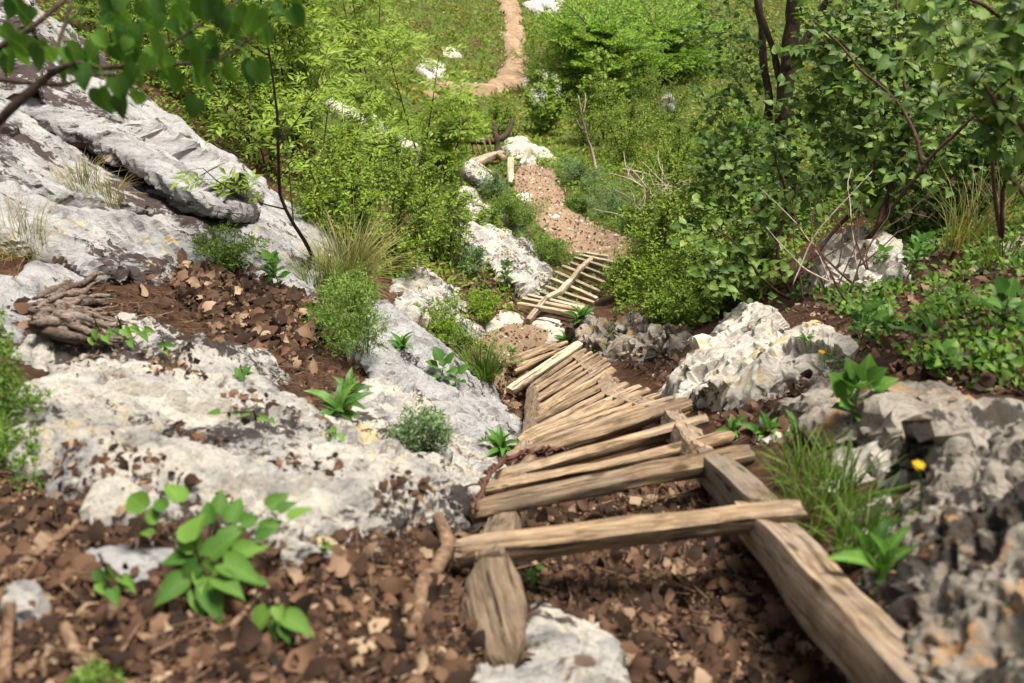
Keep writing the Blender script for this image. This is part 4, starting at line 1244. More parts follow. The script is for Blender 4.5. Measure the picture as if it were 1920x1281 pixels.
def feather(base, h, r, label, mat='l_feather', nf=22, seed=0, group=None, name='feathery_herb', size=1.0):
    """mound of finely cut fronds"""
    g = np.random.default_rng(seed + 300)
    base = np.asarray(base, float)
    o = empty(name, base, label, 'plant', group)
    an = g.uniform(0, 6.28, nf); rr = r * np.sqrt(g.uniform(.05, 1, nf))
    lobe = (1 + .45 * np.sin(an * 2 + seed) + .3 * np.sin(an * 3 + seed * 2.3)) * g.uniform(.6, 1.25, nf)
    rr = rr * lobe
    tip = base + np.c_[np.cos(an) * rr, np.sin(an) * rr, h * g.uniform(.25, 1.2, nf) * (1 - .3 * np.minimum(rr / r, 1.2) ** 2)]
    b0 = base + np.c_[np.cos(an) * rr * .15, np.sin(an) * rr * .15, np.zeros(nf) - .03]
    mid = (b0 + tip) / 2 + np.array([0, 0, .18]) * h
    wood = Acc(); wood.add(*tubes(b0, mid, tip, np.full(nf, .003), np.full(nf, .001)))
    v, t = wood.get()
    link('stem', mesh_np('stem', v - base, t, M[mat]), o)
    per, sub = 12, 5
    pos, dirs, sz = [], [], []
    for j in range(per):
        s = .2 + .8 * j / (per - 1)
        c = (1 - s) ** 2 * b0 + 2 * s * (1 - s) * mid + s * s * tip
        ax = nrm(tip - b0 + .001)
        ln = h * .38 * (1.05 - s) + .03
        for side in (1, -1):
            sdv = nrm(np.cross(ax, np.array([0, 0, 1.]) + g.normal(0, .3, ax.shape))) * side
            pd = nrm(sdv + ax * .6 + g.normal(0, .2, ax.shape))
            for q in range(sub):
                f = (q + 1) / sub
                pos.append(c + pd * ln * f); sz.append(np.full(nf, .034 * size) * g.uniform(.7, 1.2, nf))
                dirs.append(nrm(pd * .5 + g.normal(0, .6, ax.shape) + np.array([0, 0, .15])))
    pos, dirs, sz = np.concatenate(pos), np.concatenate(dirs), np.concatenate(sz)
    nor = nrm(np.array([0, -.2, 1.]) + g.normal(0, .4, pos.shape))
    v, t = leaf_cloud(T_LEAFLET, pos, dirs, nor, sz)
    tag(link('foliage', mesh_np('foliage', v - base, t, M[mat]), o), kind='stuff')
    return o

def blades(base, n, ln, wd, spread, g, droop=.8):
    m = 5
    an = g.uniform(0, 6.28, n); L = ln * g.uniform(.5, 1.15, n)
    rr = np.sqrt(g.uniform(0, 1, n)) * spread
    b0 = base + np.c_[np.cos(an) * rr, np.sin(an) * rr, np.zeros(n) - .01]
    a2 = an + g.normal(0, .7, n)
    o = np.c_[np.cos(a2), np.sin(a2), np.zeros(n)]
    lean = g.uniform(.15, 1.0, n) * droop
    side = np.c_[-o[:, 1], o[:, 0], np.zeros(n)]
    V = np.empty((n, m, 2, 3))
    for i in range(m):
        s = i / (m - 1)
        c = b0 + o * (L * lean * s ** 1.8)[:, None] + np.array([0, 0, 1]) * (L * (s - .45 * lean * s ** 2.4))[:, None]
        hw = wd * (1 - s ** 2) * .5 + .0004
        V[:, i, 0], V[:, i, 1] = c - side * hw, c + side * hw
    T = []
    for i in range(m - 1):
        a = i * 2
        T += [(a, a + 1, a + 3), (a, a + 3, a + 2)]
    T = np.array(T)
    return V.reshape(-1, 3), (T[None] + (np.arange(n) * 2 * m)[:, None, None]).reshape(-1, 3)

def tuft(px, py, n, ln, label, mat='grass', spread=.06, wd=.005, droop=.8, seed=0, group=None, dry=0):
    base = hit(px, py)
    g = np.random.default_rng(seed + 77)
    o = empty('grass_tuft', base, label, 'grass', group)
    v, t = blades(base, n, ln, wd, spread, g, droop)
    tag(link('blades', mesh_np('blades', v - base, t, M[mat]), o), kind='stuff')
    if dry:
        v, t = blades(base, dry, ln * 1.05, wd * .8, spread, g, droop)
        tag(link('dry_blades', mesh_np('dry_blades', v - base, t, M['drygrass']), o), kind='stuff')
    return o

def rosette(px, py, n, ln, label, seed=0, tpl=None, key='lance', mat='l_herb', group=None, up=.8, stems=0.0, base=None, name='leafy_herb', wide=1.0):
    base = hit(px, py) if base is None else np.asarray(base, float)
    g = np.random.default_rng(seed + 900)
    tpl = tpl or T_LANCE
    o = empty(name, base, label, 'plant', group)
    k = np.arange(n)
    an = k * 2.4 + g.uniform(-.3, .3, n)
    el = up * (1 - .75 * k / n) + g.uniform(-.12, .12, n)
    dirs = np.c_[np.cos(an) * np.cos(el), np.sin(an) * np.cos(el), np.sin(el)]
    nor = nrm(np.array([0, 0, 1.]) - dirs * dirs[:, 2:3] + g.normal(0, .2, (n, 3)))
    sz = ln * g.uniform(.6, 1.1, n)
    pos = np.tile(base, (n, 1))
    if stems:
        hh = stems * (1 - k / n * .8)
        top = base + np.array([g.normal(0, .02), g.normal(0, .02), stems])
        v, t = tube(bez(base - np.array([0, 0, .03]), (base + top) / 2 + g.normal(0, .01, 3), top, 6), np.linspace(.004, .002, 6), 5, False)
        acc = Acc(); acc.add(v, t)
        at0 = base + (top - base) * (hh / stems)[:, None]
        pos = at0 + dirs * (ln * .35)
        acc.add(*tubes(at0, (at0 + pos) / 2, pos, np.full(n, .002), np.full(n, .0012)))
        v, t = acc.get()
        link('stem', mesh_np('stem', v - base, t, M['l_herb']), o)
    leaf_objects(key, tpl, M[mat], pos, dirs, nor, sz, o, base)
    return o

# ------------------------------------------------------------------ bushes and saplings, left side
def gb(px, py):
    return W(px, py, ground_depth([px], [py])[0])
for k, (px, py, h, r, sp, ns, nt, lab) in enumerate([
        (735, 505, .95, .72, 'fine', 9, 44, 'dense bright green bush above the pale tongue of rock'),
        (655, 470, .9, .6, 'fine', 8, 40, 'bright green bush behind the dry grass clump'),
        (835, 480, .8, .5, 'fine', 7, 34, 'bright green bush left of the grey white rock'),
        (650, 400, .65, .7, 'fine', 8, 40, 'deep green bush at the foot of the long slab'),
        (500, 315, 1.0, .75, 'fine', 8, 40, 'light green bush behind the tip of the overhanging ledge'),
        (425, 235, 1.0, .8, 'deep', 8, 40, 'deep green bush behind the overhanging ledge'),
        (330, 160, 1.0, .8, 'fine', 8, 36, 'light green bush above the lichen spotted ledge'),
        (225, 95, .9, .8, 'deep', 8, 34, 'deep green bush at the top of the slabs'),
        (770, 380, .65, .7, 'fine', 8, 40, 'leafy bush left of the far timber beams'),
        (700, 318, .55, .8, 'deep', 8, 40, 'deep green bush below the thin rock band'),
        (550, 280, .9, .8, 'fine', 8, 40, 'light green bush left of the thin rock band'),
        (825, 305, .6, .55, 'fine', 7, 34, 'light green bush next to the branch handrail'),
        (520, 200, 1.0, .9, 'deep', 8, 36, 'deep green bush among the upper left saplings'),
        (660, 130, 1.4, 1.2, 'deep', 8, 36, 'deep green bush left of the meadow'),
        (420, 110, 1.3, 1.1, 'fine', 8, 36, 'light green bush in the upper left background'),
        (900, 445, .35, .35, 'fine', 6, 20, 'low green plant on top of the grey white rock'),
        ]):
    shrub(gb(px, py), h, r, sp, lab, ns, nt, seed=k, group='bushes on the left slope')
stem_path = [gb(590, 492), W(578, 462, 7.0), W(545, 412, 6.75), W(525, 370, 6.6), W(522, 300, 6.4), W(520, 210, 6.2), W(508, 120, 6.0), W(490, 20, 5.8), W(480, -90, 5.6)]
ash(gb(590, 492), 2.4, 'slender dark stemmed sapling in front of the left bushes', 1, leaves=60, size=.9, r0=.016, path=stem_path)
for k, (px, py, h, ns, sz, lv, lab) in enumerate([
        (680, 370, .9, 2, 1.0, 28, 'yellow green sapling below the thin rock band'),
        (790, 305, 1.8, 2, 1.25, 44, 'lime sapling with a dark stem right of the thin rock band'),
        (835, 318, .95, 3, 1.2, 40, 'lime sapling next to the branch handrail'),
        (590, 290, 1.9, 2, 1.2, 40, 'tall yellow green sapling left of the thin rock band'),
        (545, 255, 2.3, 3, 1.2, 50, 'tall yellow green sapling behind the slender dark stem'),
        (480, 190, 2.2, 3, 1.2, 56, 'yellow green sapling behind the heart leaved branch'),
        (700, 205, 2.4, 3, 1.4, 60, 'lime sapling left of the angular white boulder'),
        (590, 120, 2.6, 4, 1.5, 60, 'tall lime sapling at the top left of the meadow'),
        (640, 345, .9, 2, .9, 26, 'short lime sapling in the middle of the left bushes'),
        (595, 345, 1.0, 2, .9, 30, 'young lime sapling right of the slender dark stem'),
        ]):
    ash(gb(px, py), h, lab, 10 + k, nstem=ns, size=sz, leaves=lv, spread=.35, group='saplings on the left slope')

# ------------------------------------------------------------------ bushes in the middle and on the right
for k, (px, py, h, r, sp, ns, nt, lab) in enumerate([
        (1245, 585, 1.0, .75, 'fine', 11, 48, 'bright green bush covering the right ends of the fishbone ladder'),
        (1345, 560, .8, .6, 'deep', 8, 36, 'dark green bush behind the large pale boulder'),
        (1178, 552, .5, .42, 'fine', 8, 28, 'low bright bush hanging over the fishbone ladder rungs'),
        (1240, 470, .8, .7, 'deep', 8, 40, 'green bush right of the wide part of the path'),
        (1255, 390, .8, .8, 'fine', 8, 36, 'green bush behind the fallen log'),
        (1330, 430, 1.0, .8, 'deep', 8, 40, 'green bush left of the dark tree trunk'),
        (1270, 330, 1.0, 1.0, 'fine', 8, 40, 'light green bush behind the dead twigs'),
        (1170, 300, 1.1, 1.0, 'fine', 8, 40, 'light green bush right of the white boulder'),
        (1100, 270, 1.1, 1.0, 'deep', 8, 40, 'deep green bush behind the pale bare stem'),
        (1240, 255, 1.2, 1.2, 'deep', 8, 36, 'deep green bush left of the grey meadow stone'),
        (930, 250, .55, .7, 'fine', 8, 36, 'light green bush behind the branch handrail'),
        (1360, 330, 1.2, 1.1, 'fine', 8, 40, 'light green bush at the foot of the meadow'),
        (1180, 215, 1.2, 1.2, 'deep', 8, 36, 'deep green bush below the yellow green tree'),
        (1010, 150, 1.1, 1.1, 'deep', 9, 40, 'dark bush at the bend of the lower path'),
        (1060, 110, 1.6, 1.2, 'deep', 9, 40, 'dark bush beside the lower path'),
        ]):
    shrub(gb(px, py), h, r, sp, lab, ns, nt, seed=40 + k, group='bushes below the path')
for k, (px, py, h, r, lab) in enumerate([(1325, 600, .4, .4, 'low green bush between the bright bush and the pale boulder'), (1270, 612, .28, .3, 'low green plant behind the dark pitted limestone'), (1400, 565, .45, .4, 'low green bush behind the top of the pale boulder')]):
    shrub(gb(px, py), h, r, 'deep', lab, 7, 26, seed=120 + k, group='bushes below the path')
shrub(gb(1020, 250), 1.0, .9, 'round', 'bush with upright pale blossoms behind the white boulder', 8, 36, seed=60, blossoms=8, size=1.2)
shrub(gb(1135, 262), 2.0, .75, 'round', 'slim bluish sapling in front of the yellow green tree', 5, 26, seed=61, low=.45, name='sapling', cat='sapling', size=1.3)
# bare pale stem
b0 = gb(1122, 330)
bs = empty('bare_sapling', b0, 'thin bleached bare stem rising from the bushes', 'sapling')
limb('stem', [b0, W(1108, 285, 15.4), W(1098, 245, 15.2), W(1092, 215, 15.1), W(1085, 180, 15.0)], [.03, .025, .02, .014, .008], M['paletwig'], bs, b0, 6, 14, .03)
limb('branch', [W(1100, 250, 15.2), W(1090, 240, 15.2), W(1082, 225, 15.2)], [.014, .01, .006], M['paletwig'], bs, b0, 5, 6, .02)
limb('branch', [W(1093, 215, 15.1), W(1098, 195, 15.1), W(1096, 175, 15.1)], [.012, .01, .006], M['paletwig'], bs, b0, 5, 6, .02)

def conifer(base, h, r, label, seed=0, n=60):
    """soft bright tree of drooping feathery sprays"""
    g = np.random.default_rng(seed)
    base = np.asarray(base, float)
    o = empty('feathery_tree', base, label, 'tree')
    acc = Acc()
    acc.add(*tube([base - np.array([0, 0, .2]), base + np.array([.05, 0, h * .5]), base + np.array([0, .05, h])], [.09, .05, .015], 7, False))
    pos, dirs, sz = [], [], []
    for k in range(n):
        f = g.uniform(.02, 1)
        an = g.uniform(0, 6.28); ln = r * math.sqrt(1.04 - f * f) * g.uniform(.6, 1.15)
        b = base + np.array([0, 0, h * f])
        tip = b + np.array([math.cos(an) * ln, math.sin(an) * ln, ln * g.uniform(.05, .75)])
        md = (b + tip) / 2 + np.array([0, 0, ln * .15])
        P = bez(b, md, tip, 16)
        acc.add(*tube(P[::5], np.linspace(.02, .006, 4), 4, False))
        ax = nrm(tip - b); sdv = nrm(np.cross(ax, (0, 0, 1)))
        for j in range(3, 16):
            for side in (1, -1):
                m = 9
                w = ln * .38 * (1.1 - j / 16) + .05
                f2 = np.linspace(.1, 1, m)[:, None]
                pos.append(P[j] + (sdv * side + ax * .7) * w * f2 + np.array([0, 0, -.15 * w]) * f2 ** 2)
                dirs.append(nrm((sdv * side + ax * .9) + g.normal(0, .4, (m, 3)))); sz.append(g.uniform(.06, .11, m))
    v, t = acc.get()
    link('trunk', mesh_np('trunk', v - base, t, M['bark']), o)
    pos, dirs, sz = np.concatenate(pos), np.concatenate(dirs), np.concatenate(sz)
    v, t = leaf_cloud(T_DIA, pos, dirs, nrm(np.array([0, -.3, 1.]) + g.normal(0, .3, pos.shape)), sz)
    tag(link('crown', mesh_np('crown', v - base, t, M['l_conifer']), o), kind='stuff')
conifer(gb(1118, 175), 1.7, 1.7, 'bright yellow green feathery tree right of the lower path', 3, 80)
conifer(gb(1225, 140), 1.3, 2.0, 'soft light green feathery tree behind the bright one', 4, 80)

for k, (px, py, h, r, mt, lab) in enumerate([
        (1088, 392, .25, .25, 'l_feather', 'feathery green herb on the right edge of the path, lower one'),
        (1145, 400, .45, .5, 'l_blue', 'blue green feathery herb right of the path middle'),
        (1190, 425, .45, .45, 'l_feather', 'dark feathery herb between the path and the fallen log'),
        (1085, 345, .4, .4, 'l_blue', 'blue green feathery herb near the white boulder'),
        (925, 368, .35, .35, 'l_blue', 'blue green feathery herb left of the dirt path'),
        (975, 428, .3, .35, 'l_feather', 'green feathery herb between the grey white rock and path'),
        (1025, 490, .3, .32, 'l_feather', 'leafy mound left of the far end of the fishbone ladder'),
        (945, 400, .25, .28, 'l_feather', 'small feathery herb above the grey white rock'),
        (815, 615, .2, .5, 'l_fine', 'bright fern like patch left of the leaf filled gully'),
        (865, 662, .18, .36, 'l_feather', 'low fern like patch beside the upper grey rib'),
        (685, 660, .45, .3, 'l_feather', 'tall feathery herb growing on the smooth grey slab'),
        (650, 615, .32, .25, 'l_feather', 'feathery herb below the dry grass clump'),
        (800, 838, .17, .11, 'l_blue', 'small blue green wispy herb on the outcrop'),
        (430, 495, .26, .22, 'l_feather', 'pale wispy herb between the stained slab and dead leaves'),
        (-15, 690, .2, .2, 'l_feather', 'thick dark green mossy mound at the left edge'),
        (-5, 780, .14, .19, 'l_feather', 'lower mossy mound at the left edge'),
        (5, 870, .08, .16, 'l_feather', 'small mossy patch at the left edge above the litter'),
        (905, 595, .22, .2, 'l_fine', 'small leafy herb left of the cream stone'),
        (885, 505, .28, .24, 'l_blue', 'round blue green herb on the leaf litter left of the rock'),
        (170, 1310, .02, .06, 'l_feather', 'tiny green moss cushion at the bottom edge'),
        ]):
    feather(hit(px, py), h, r, lab, mt, nf=int(10 + 15 * r / .4), seed=k, size=1.0 if py < 620 else .7)

# ------------------------------------------------------------------ trees on the right
tb = gb(1470, 455)
dT = 10.0
tree = empty('maple_tree', tb, 'dark slender tree trunk with lobed leaves right of the meadow', 'tree')
limb('trunk', [tb - np.array([0, 0, .2]), W(1466, 330, 10.2), W(1468, 220, 10.0), W(1476, 100, 9.8), W(1492, -40, 9.6), W(1500, -260, 9.2)], [.10, .09, .085, .08, .075, .06], M['bark'], tree, tb, 12, 40, .03, 3)
limb('limb', [W(1468, 390, 10.3), W(1455, 300, 10.2), W(1440, 220, 10.1), W(1432, 120, 10.0), W(1422, 0, 9.9), W(1415, -120, 9.8)], [.045, .045, .042, .04, .035, .03], M['bark'], tree, tb, 9, 26, .03, 5)
limb('limb', [W(1470, 200, 10.0), W(1452, 110, 9.9), W(1432, 40, 9.8), W(1405, -60, 9.7)], [.04, .035, .03, .02], M['bark'], tree, tb, 7, 18, .03, 6)
limb('limb', [W(1475, 130, 9.8), W(1520, 60, 9.7), W(1560, -20, 9.6)], [.045, .035, .025], M['bark'], tree, tb, 7, 14, .03, 7)
g = np.random.default_rng(5)
def leaf_mass(parent, origin, clusters, spec, seed, n_ind=0, stem=None, name='foliage'):
    """clusters: (centre, radii, twigs): leafy twigs filling an ellipsoid"""
    S = SPEC[spec]
    g = np.random.default_rng(seed)
    TB, TT = [], []
    for c, rad, n in clusters:
        p = g.normal(0, .48, (n, 3)) * rad + c
        d = nrm((p - c) / rad + g.normal(0, .7, (n, 3)))
        d[:, 2] *= .6
        TB.append(p); TT.append(p + d * (S['twig'] * g.uniform(.6, 1.3, n))[:, None])
    TB, TT = np.concatenate(TB), np.concatenate(TT)
    md = (TB + TT) / 2 + np.array([0, 0, .02])
    v, t = tubes(TB, md, TT, np.full(len(TB), .004), np.full(len(TB), .0015))
    tag(link('twigs', mesh_np('twigs', v - origin, t, M[stem or S['stem']]), parent), kind='stuff')
    per = S['per']
    s = np.clip(np.tile((np.arange(per) + .6) / per, len(TB)) + g.uniform(-.05, .05, per * len(TB)), .05, 1)[:, None]
    a, b, m_ = np.repeat(TB, per, 0), np.repeat(TT, per, 0), np.repeat(md, per, 0)
    pos = (1 - s) ** 2 * a + 2 * s * (1 - s) * m_ + s ** 2 * b
    ax = nrm(b - a)
    side = nrm(np.cross(ax, np.array([0, 0, 1.]) + g.normal(0, .3, ax.shape)))
    alt = np.where(np.arange(len(pos)) % 2, 1, -1)[:, None]
    dirs = nrm(side * alt + ax * .5 + g.normal(0, .3, ax.shape) + np.array([0, 0, -.15]))
    nor = nrm(np.array([0, -.3, 1.]) + g.normal(0, .4, ax.shape))
    sz = S['size'] * g.uniform(.6, 1.25, len(pos))
    idx = np.arange(len(pos))
    if n_ind:
        X, Yp, d = project(pos)
        vis = (X > -30) & (X < 1950) & (Yp > -30) & (Yp < 1310)
        score = sz / np.maximum(d, .3) * vis
        pick = np.argsort(-score)[:n_ind]; pick = pick[score[pick] > 0]
        leaf_objects(spec, S['tpl'], M[S['mat']], pos[pick], dirs[pick], nor[pick], sz[pick], parent, origin)
        idx = np.setdiff1d(idx, pick)
    if len(idx):
        v, t = leaf_cloud(S['tpl'], pos[idx], dirs[idx], nor[idx], sz[idx])
        tag(link(name, mesh_np(name, v - origin, t, M[S['mat']], co=S['tpl'][0]), parent), kind='stuff')
cl = []
for (x, y, d, r, n) in [(1370, 60, 10.2, .35, 50), (1390, 170, 10.2, .35, 50), (1380, 250, 10.1, .45, 70), (1400, 300, 10.0, .4, 60), (1360, 330, 10.2, .4, 60), (1410, 390, 9.9, .45, 70), (1480, 400, 9.8, .5, 70),
                        (1560, 60, 10.4, .4, 60), (1570, 200, 10.5, .45, 80), (1560, 320, 10.2, .55, 80), (1620, 120, 10.5, .7, 90), (1650, 260, 10.5, .7, 90), (1640, 400, 9.6, .6, 80), (1720, 60, 10.6, .8, 90), (1760, 200, 10.4, .8, 100), (1800, 330, 9.6, .7, 90), (1880, 120, 10.2, .9, 100), (1900, 280, 9.4, .8, 90),
                        (1450, -120, 9.7, .9, 70), (1600, -160, 9.8, 1.0, 80), (1780, -140, 9.8, 1.1, 80), (1920, -60, 9.6, 1.0, 80)]:
    cl.append((W(x, y, d), np.array([r, r, r * .8]), int(n * .8)))
leaf_mass(tree, tb, cl, 'maple', 21, 300)

def lilac(base, label, stems, clusters, seed, n_ind, spec='lilac', group=None, name='lilac_bush', mat='redtwig'):
    o = empty(name, base, label, 'bush', group)
    for k, (pts, rad) in enumerate(stems):
        limb('branch', pts, rad, M[mat], o, base, 7, 22, .03, seed + k)
    leaf_mass(o, base, clusters, spec, seed, n_ind)
    return o
def C(lst):
    return [(W(x, y, d), np.array([r, r, r * .8]), n) for x, y, d, r, n in lst]
lb_ = gb(1560, 500)
lilac(lb_, 'lilac bush with heart shaped leaves and a reddish branch right of the trunk',
      [([lb_, W(1640, 430, 6.6), W(1740, 300, 6.2), W(1830, 215, 6.0), W(1925, 130, 5.8)], [.016, .014, .012, .011, .009]),
       ([lb_, W(1500, 520, 6.9), W(1560, 440, 6.8), W(1640, 330, 6.9), W(1600, 200, 7.0), W(1540, 60, 7.0)], [.018, .016, .015, .012, .01, .006]),
       ([W(1640, 430, 6.6), W(1700, 260, 6.7), W(1690, 130, 6.8), W(1680, -20, 6.8)], [.016, .014, .01, .006]),
       ([W(1730, 310, 6.2), W(1690, 200, 6.3), W(1600, 120, 6.5), W(1530, 30, 6.6)], [.012, .01, .008, .005])],
      C([(1640, 20, 6.9, .30, 26), (1560, 60, 7.0, .26, 22), (1700, 70, 6.8, .3, 26), (1600, 110, 7, .3, 28), (1680, 150, 6.9, .3, 30), (1590, 190, 7, .26, 26), (1660, 215, 6.9, .3, 28), (1720, 240, 6.8, .25, 22), (1640, 260, 6.9, .22, 18), (1760, 130, 6.8, .3, 22), (1810, 40, 6.9, .35, 24), (1780, 250, 6.6, .2, 12), (1690, 330, 6.6, .12, 4), (1650, 370, 6.6, .14, 6)]), 31, 300)
lb2 = gb(1480, 560)
lilac(lb2, 'small lilac bush with round leaves in front of the trunk',
      [([lb2, W(1460, 470, 7.0), W(1470, 370, 7.0), W(1450, 270, 7.0)], [.014, .012, .009, .005]), ([lb2, W(1420, 520, 6.9), W(1370, 450, 6.9), W(1340, 430, 6.9)], [.012, .01, .007, .004])],
      C([(1450, 260, 7, .10, 4), (1465, 310, 7, .16, 8), (1490, 340, 7, .16, 8), (1440, 350, 7, .12, 6), (1360, 460, 6.9, .18, 14), (1330, 490, 6.9, .14, 8), (1390, 500, 6.9, .18, 10), (1350, 530, 6.8, .14, 7), (1420, 420, 7, .12, 5)]), 33, 300, group=None)
lb3 = drop(2.35, 3.1)[0]
lilac(lb3, 'lilac bush reaching in from the upper right edge', 
      [([lb3, W(1960, 300, 3.9), W(1880, 220, 3.9), W(1840, 160, 3.9)], [.016, .013, .01, .006]), ([lb3, W(1900, 330, 4.2), W(1880, 450, 4.3), W(1860, 260, 4.2), W(1810, 190, 4.3)], [.012, .01, .009, .008, .005]),
       ([W(1960, 300, 3.9), W(1950, 100, 3.7), W(1850, 20, 3.6), W(1800, 0, 3.6)], [.012, .01, .007, .004])],
      C([(1820, 50, 3.6, .10, 5), (1870, 30, 3.6, .12, 6), (1890, 130, 3.8, .14, 9), (1840, 200, 4.0, .12, 7), (1830, 245, 4.1, .12, 6), (1910, 190, 3.9, .12, 7), (1920, 60, 3.7, .14, 8), (1750, 20, 3.9, .08, 3)]), 35, 300)
for k, (px, py, h, r, lab) in enumerate([(1840, 400, .8, .6, 'dark green bush at the right edge below the lilac'), (1700, 440, .7, .55, 'dark green bush behind the furrowed rock'), (1930, 330, 1.0, .7, 'dark green bush filling the right edge'), (1760, 330, 1.2, .8, 'dark green bush behind the reddish branch')]):
    shrub(gb(px, py), h, r, 'maple', lab, 8, 22, seed=80 + k, group='dark bushes at the right', size=.75)
# tangle of bare twigs under the lilac
tw0 = gb(1560, 560)
tw = empty('twig_tangle', tw0, 'tangle of thin bare twigs in front of the dark hollow', 'twigs')
rr_ = random.Random(9)
for k in range(17):
    x0, y0 = rr_.uniform(1470, 1640), rr_.uniform(500, 570)
    x1, y1 = x0 + rr_.uniform(-160, 190), rr_.uniform(290, 440)
    d0 = rr_.uniform(5.6, 6.6)
    limb('twig', [W(x0, y0, d0), W((x0 + x1) / 2 + rr_.uniform(-40, 40), (y0 + y1) / 2 + rr_.uniform(-20, 20), d0 + .05), W(x1, y1, d0 + rr_.uniform(0, .5))], [rr_.uniform(.004, .009), .004, .002], M['redtwig'] if k % 5 else M['paletwig'], tw, tw0, 5, 12, .04, k)
tw1 = gb(1230, 400)
tw = empty('twig_tangle', tw1, 'heap of bleached dead twigs beyond the path', 'twigs')
for k in range(46):
    x0, y0 = rr_.uniform(1170, 1300), rr_.uniform(340, 430)
    d0 = rr_.uniform(12.2, 12.9)
    x1, y1 = x0 + rr_.uniform(-70, 70), y0 - rr_.uniform(5, 70)
    limb('twig', [W(x0, y0, d0), W((x0 + x1) / 2 + rr_.uniform(-12, 12), (y0 + y1) / 2, d0), W(x1, y1, d0 + .1)], [.012, .009, .004], M['paletwig'], tw, tw1, 4, 7, .03, k)

# ------------------------------------------------------------------ heart-leaved branch hanging in at the upper left
nb0 = drop(-1.55, 1.2)[0]
near = empty('lilac_bush', nb0, 'dark heart leaved branch hanging close in the upper left corner', 'bush')
NS = [([nb0, W(-160, 400, 2.54), W(0, 225, 2.47), W(110, 128, 2.47), W(200, 132, 2.47), W(300, 122, 2.47), (W(400, 105, 2.50)), W(470, 60, 2.54)], [.016, .014, .012, .009, .006, .005, .004, .002]),
      ([W(-160, 400, 2.54), W(-60, 150, 2.60), W(60, 50, 2.60), W(130, -10, 2.67)], [.012, .01, .008, .005]),
      ([W(-60, 150, 2.60), W(100, 165, 2.54), W(170, 145, 2.54), W(260, 150, 2.47)], [.008, .006, .004, .003]),
      ([W(95, 140, 2.47), W(120, 70, 2.54), W(140, -20, 2.60)], [.006, .005, .004]),
      ([W(270, 122, 2.47), W(350, 60, 2.50), W(430, 10, 2.54), W(500, -40, 2.60)], [.005, .004, .003, .002])]
NBR = []
for k, (p, r) in enumerate(NS):
    NBR.append(limb('branch', p, r, M['bark'], near, nb0, 7, 26, .015, k))
g = np.random.default_rng(77)
LP = [(205, 35), (230, 60), (270, 15), (300, 40), (255, 85), (330, 25), (345, 65), (300, 80), (370, 20), (395, 70), (420, 30), (440, 80), (465, 25), (410, 110), (380, 90), (350, 110), (450, 110), (480, 60), (505, 20), (530, 5), (330, 150), (290, 120), (250, 110), (215, 100), (180, 95), (150, 110), (130, 100), (75, 90), (40, 105), (10, 120), (30, 75), (5, 60), (195, 160), (180, 180), (215, 160), (255, 185), (235, 195), (270, 150), (370, 140), (390, 160), (345, 165), (420, 140), (470, 130), (300, 140), (160, 140), (120, 150), (60, 30), (20, 10), (320, -10), (390, -15), (480, -10), (240, -10), (200, 5), (540, 30), (510, 60), (430, 55), (275, 55), (360, 45), (310, 105), (240, 135)]
LP = LP + [(x + g.normal(0, 22), y + g.normal(0, 16)) for x, y in LP if y < 150]
pos = np.array([W(x + g.normal(0, 5), y - 14, 2.47 + g.uniform(-.15, .18)) for x, y in LP])
n = len(pos)
an = g.uniform(-.9, .9, n)
dirs = np.c_[np.sin(an) * .8, g.uniform(-.6, .15, n), -.75 - .3 * g.uniform(0, 1, n)]
nor = nrm(np.array([0, -.6, .75]) + g.normal(0, .5, (n, 3)))
# leaf stalks joining the leaves to the nearest branch
BP = np.concatenate([np.stack([np.interp(np.linspace(0, 1, 60), np.linspace(0, 1, len(p)), np.array(p)[:, c]) for c in range(3)], 1)[20 if k == 0 else 0:] for k, (p, r) in enumerate(NS)])
j = np.argmin(((pos[:, None] - BP[None]) ** 2).sum(-1), 1)
lens_ = np.cumsum([40] + [60] * (len(NS) - 1))
own = np.searchsorted(lens_, j, side='right')
nsz = .060 * g.uniform(.55, 1.3, n)
for q in range(len(NS)):
    m = own == q
    leaf_objects('near', T_HEART, M['l_near'], pos[m], nrm(dirs)[m], nor[m], nsz[m], NBR[q], nb0)
v, t = tubes(BP[j], (BP[j] + pos) / 2 + np.array([0, 0, .015]), pos, np.full(n, .0016), np.full(n, .001))
tag(link('stalks', mesh_np('stalks', v - nb0, t, M['l_near']), near), kind='stuff')

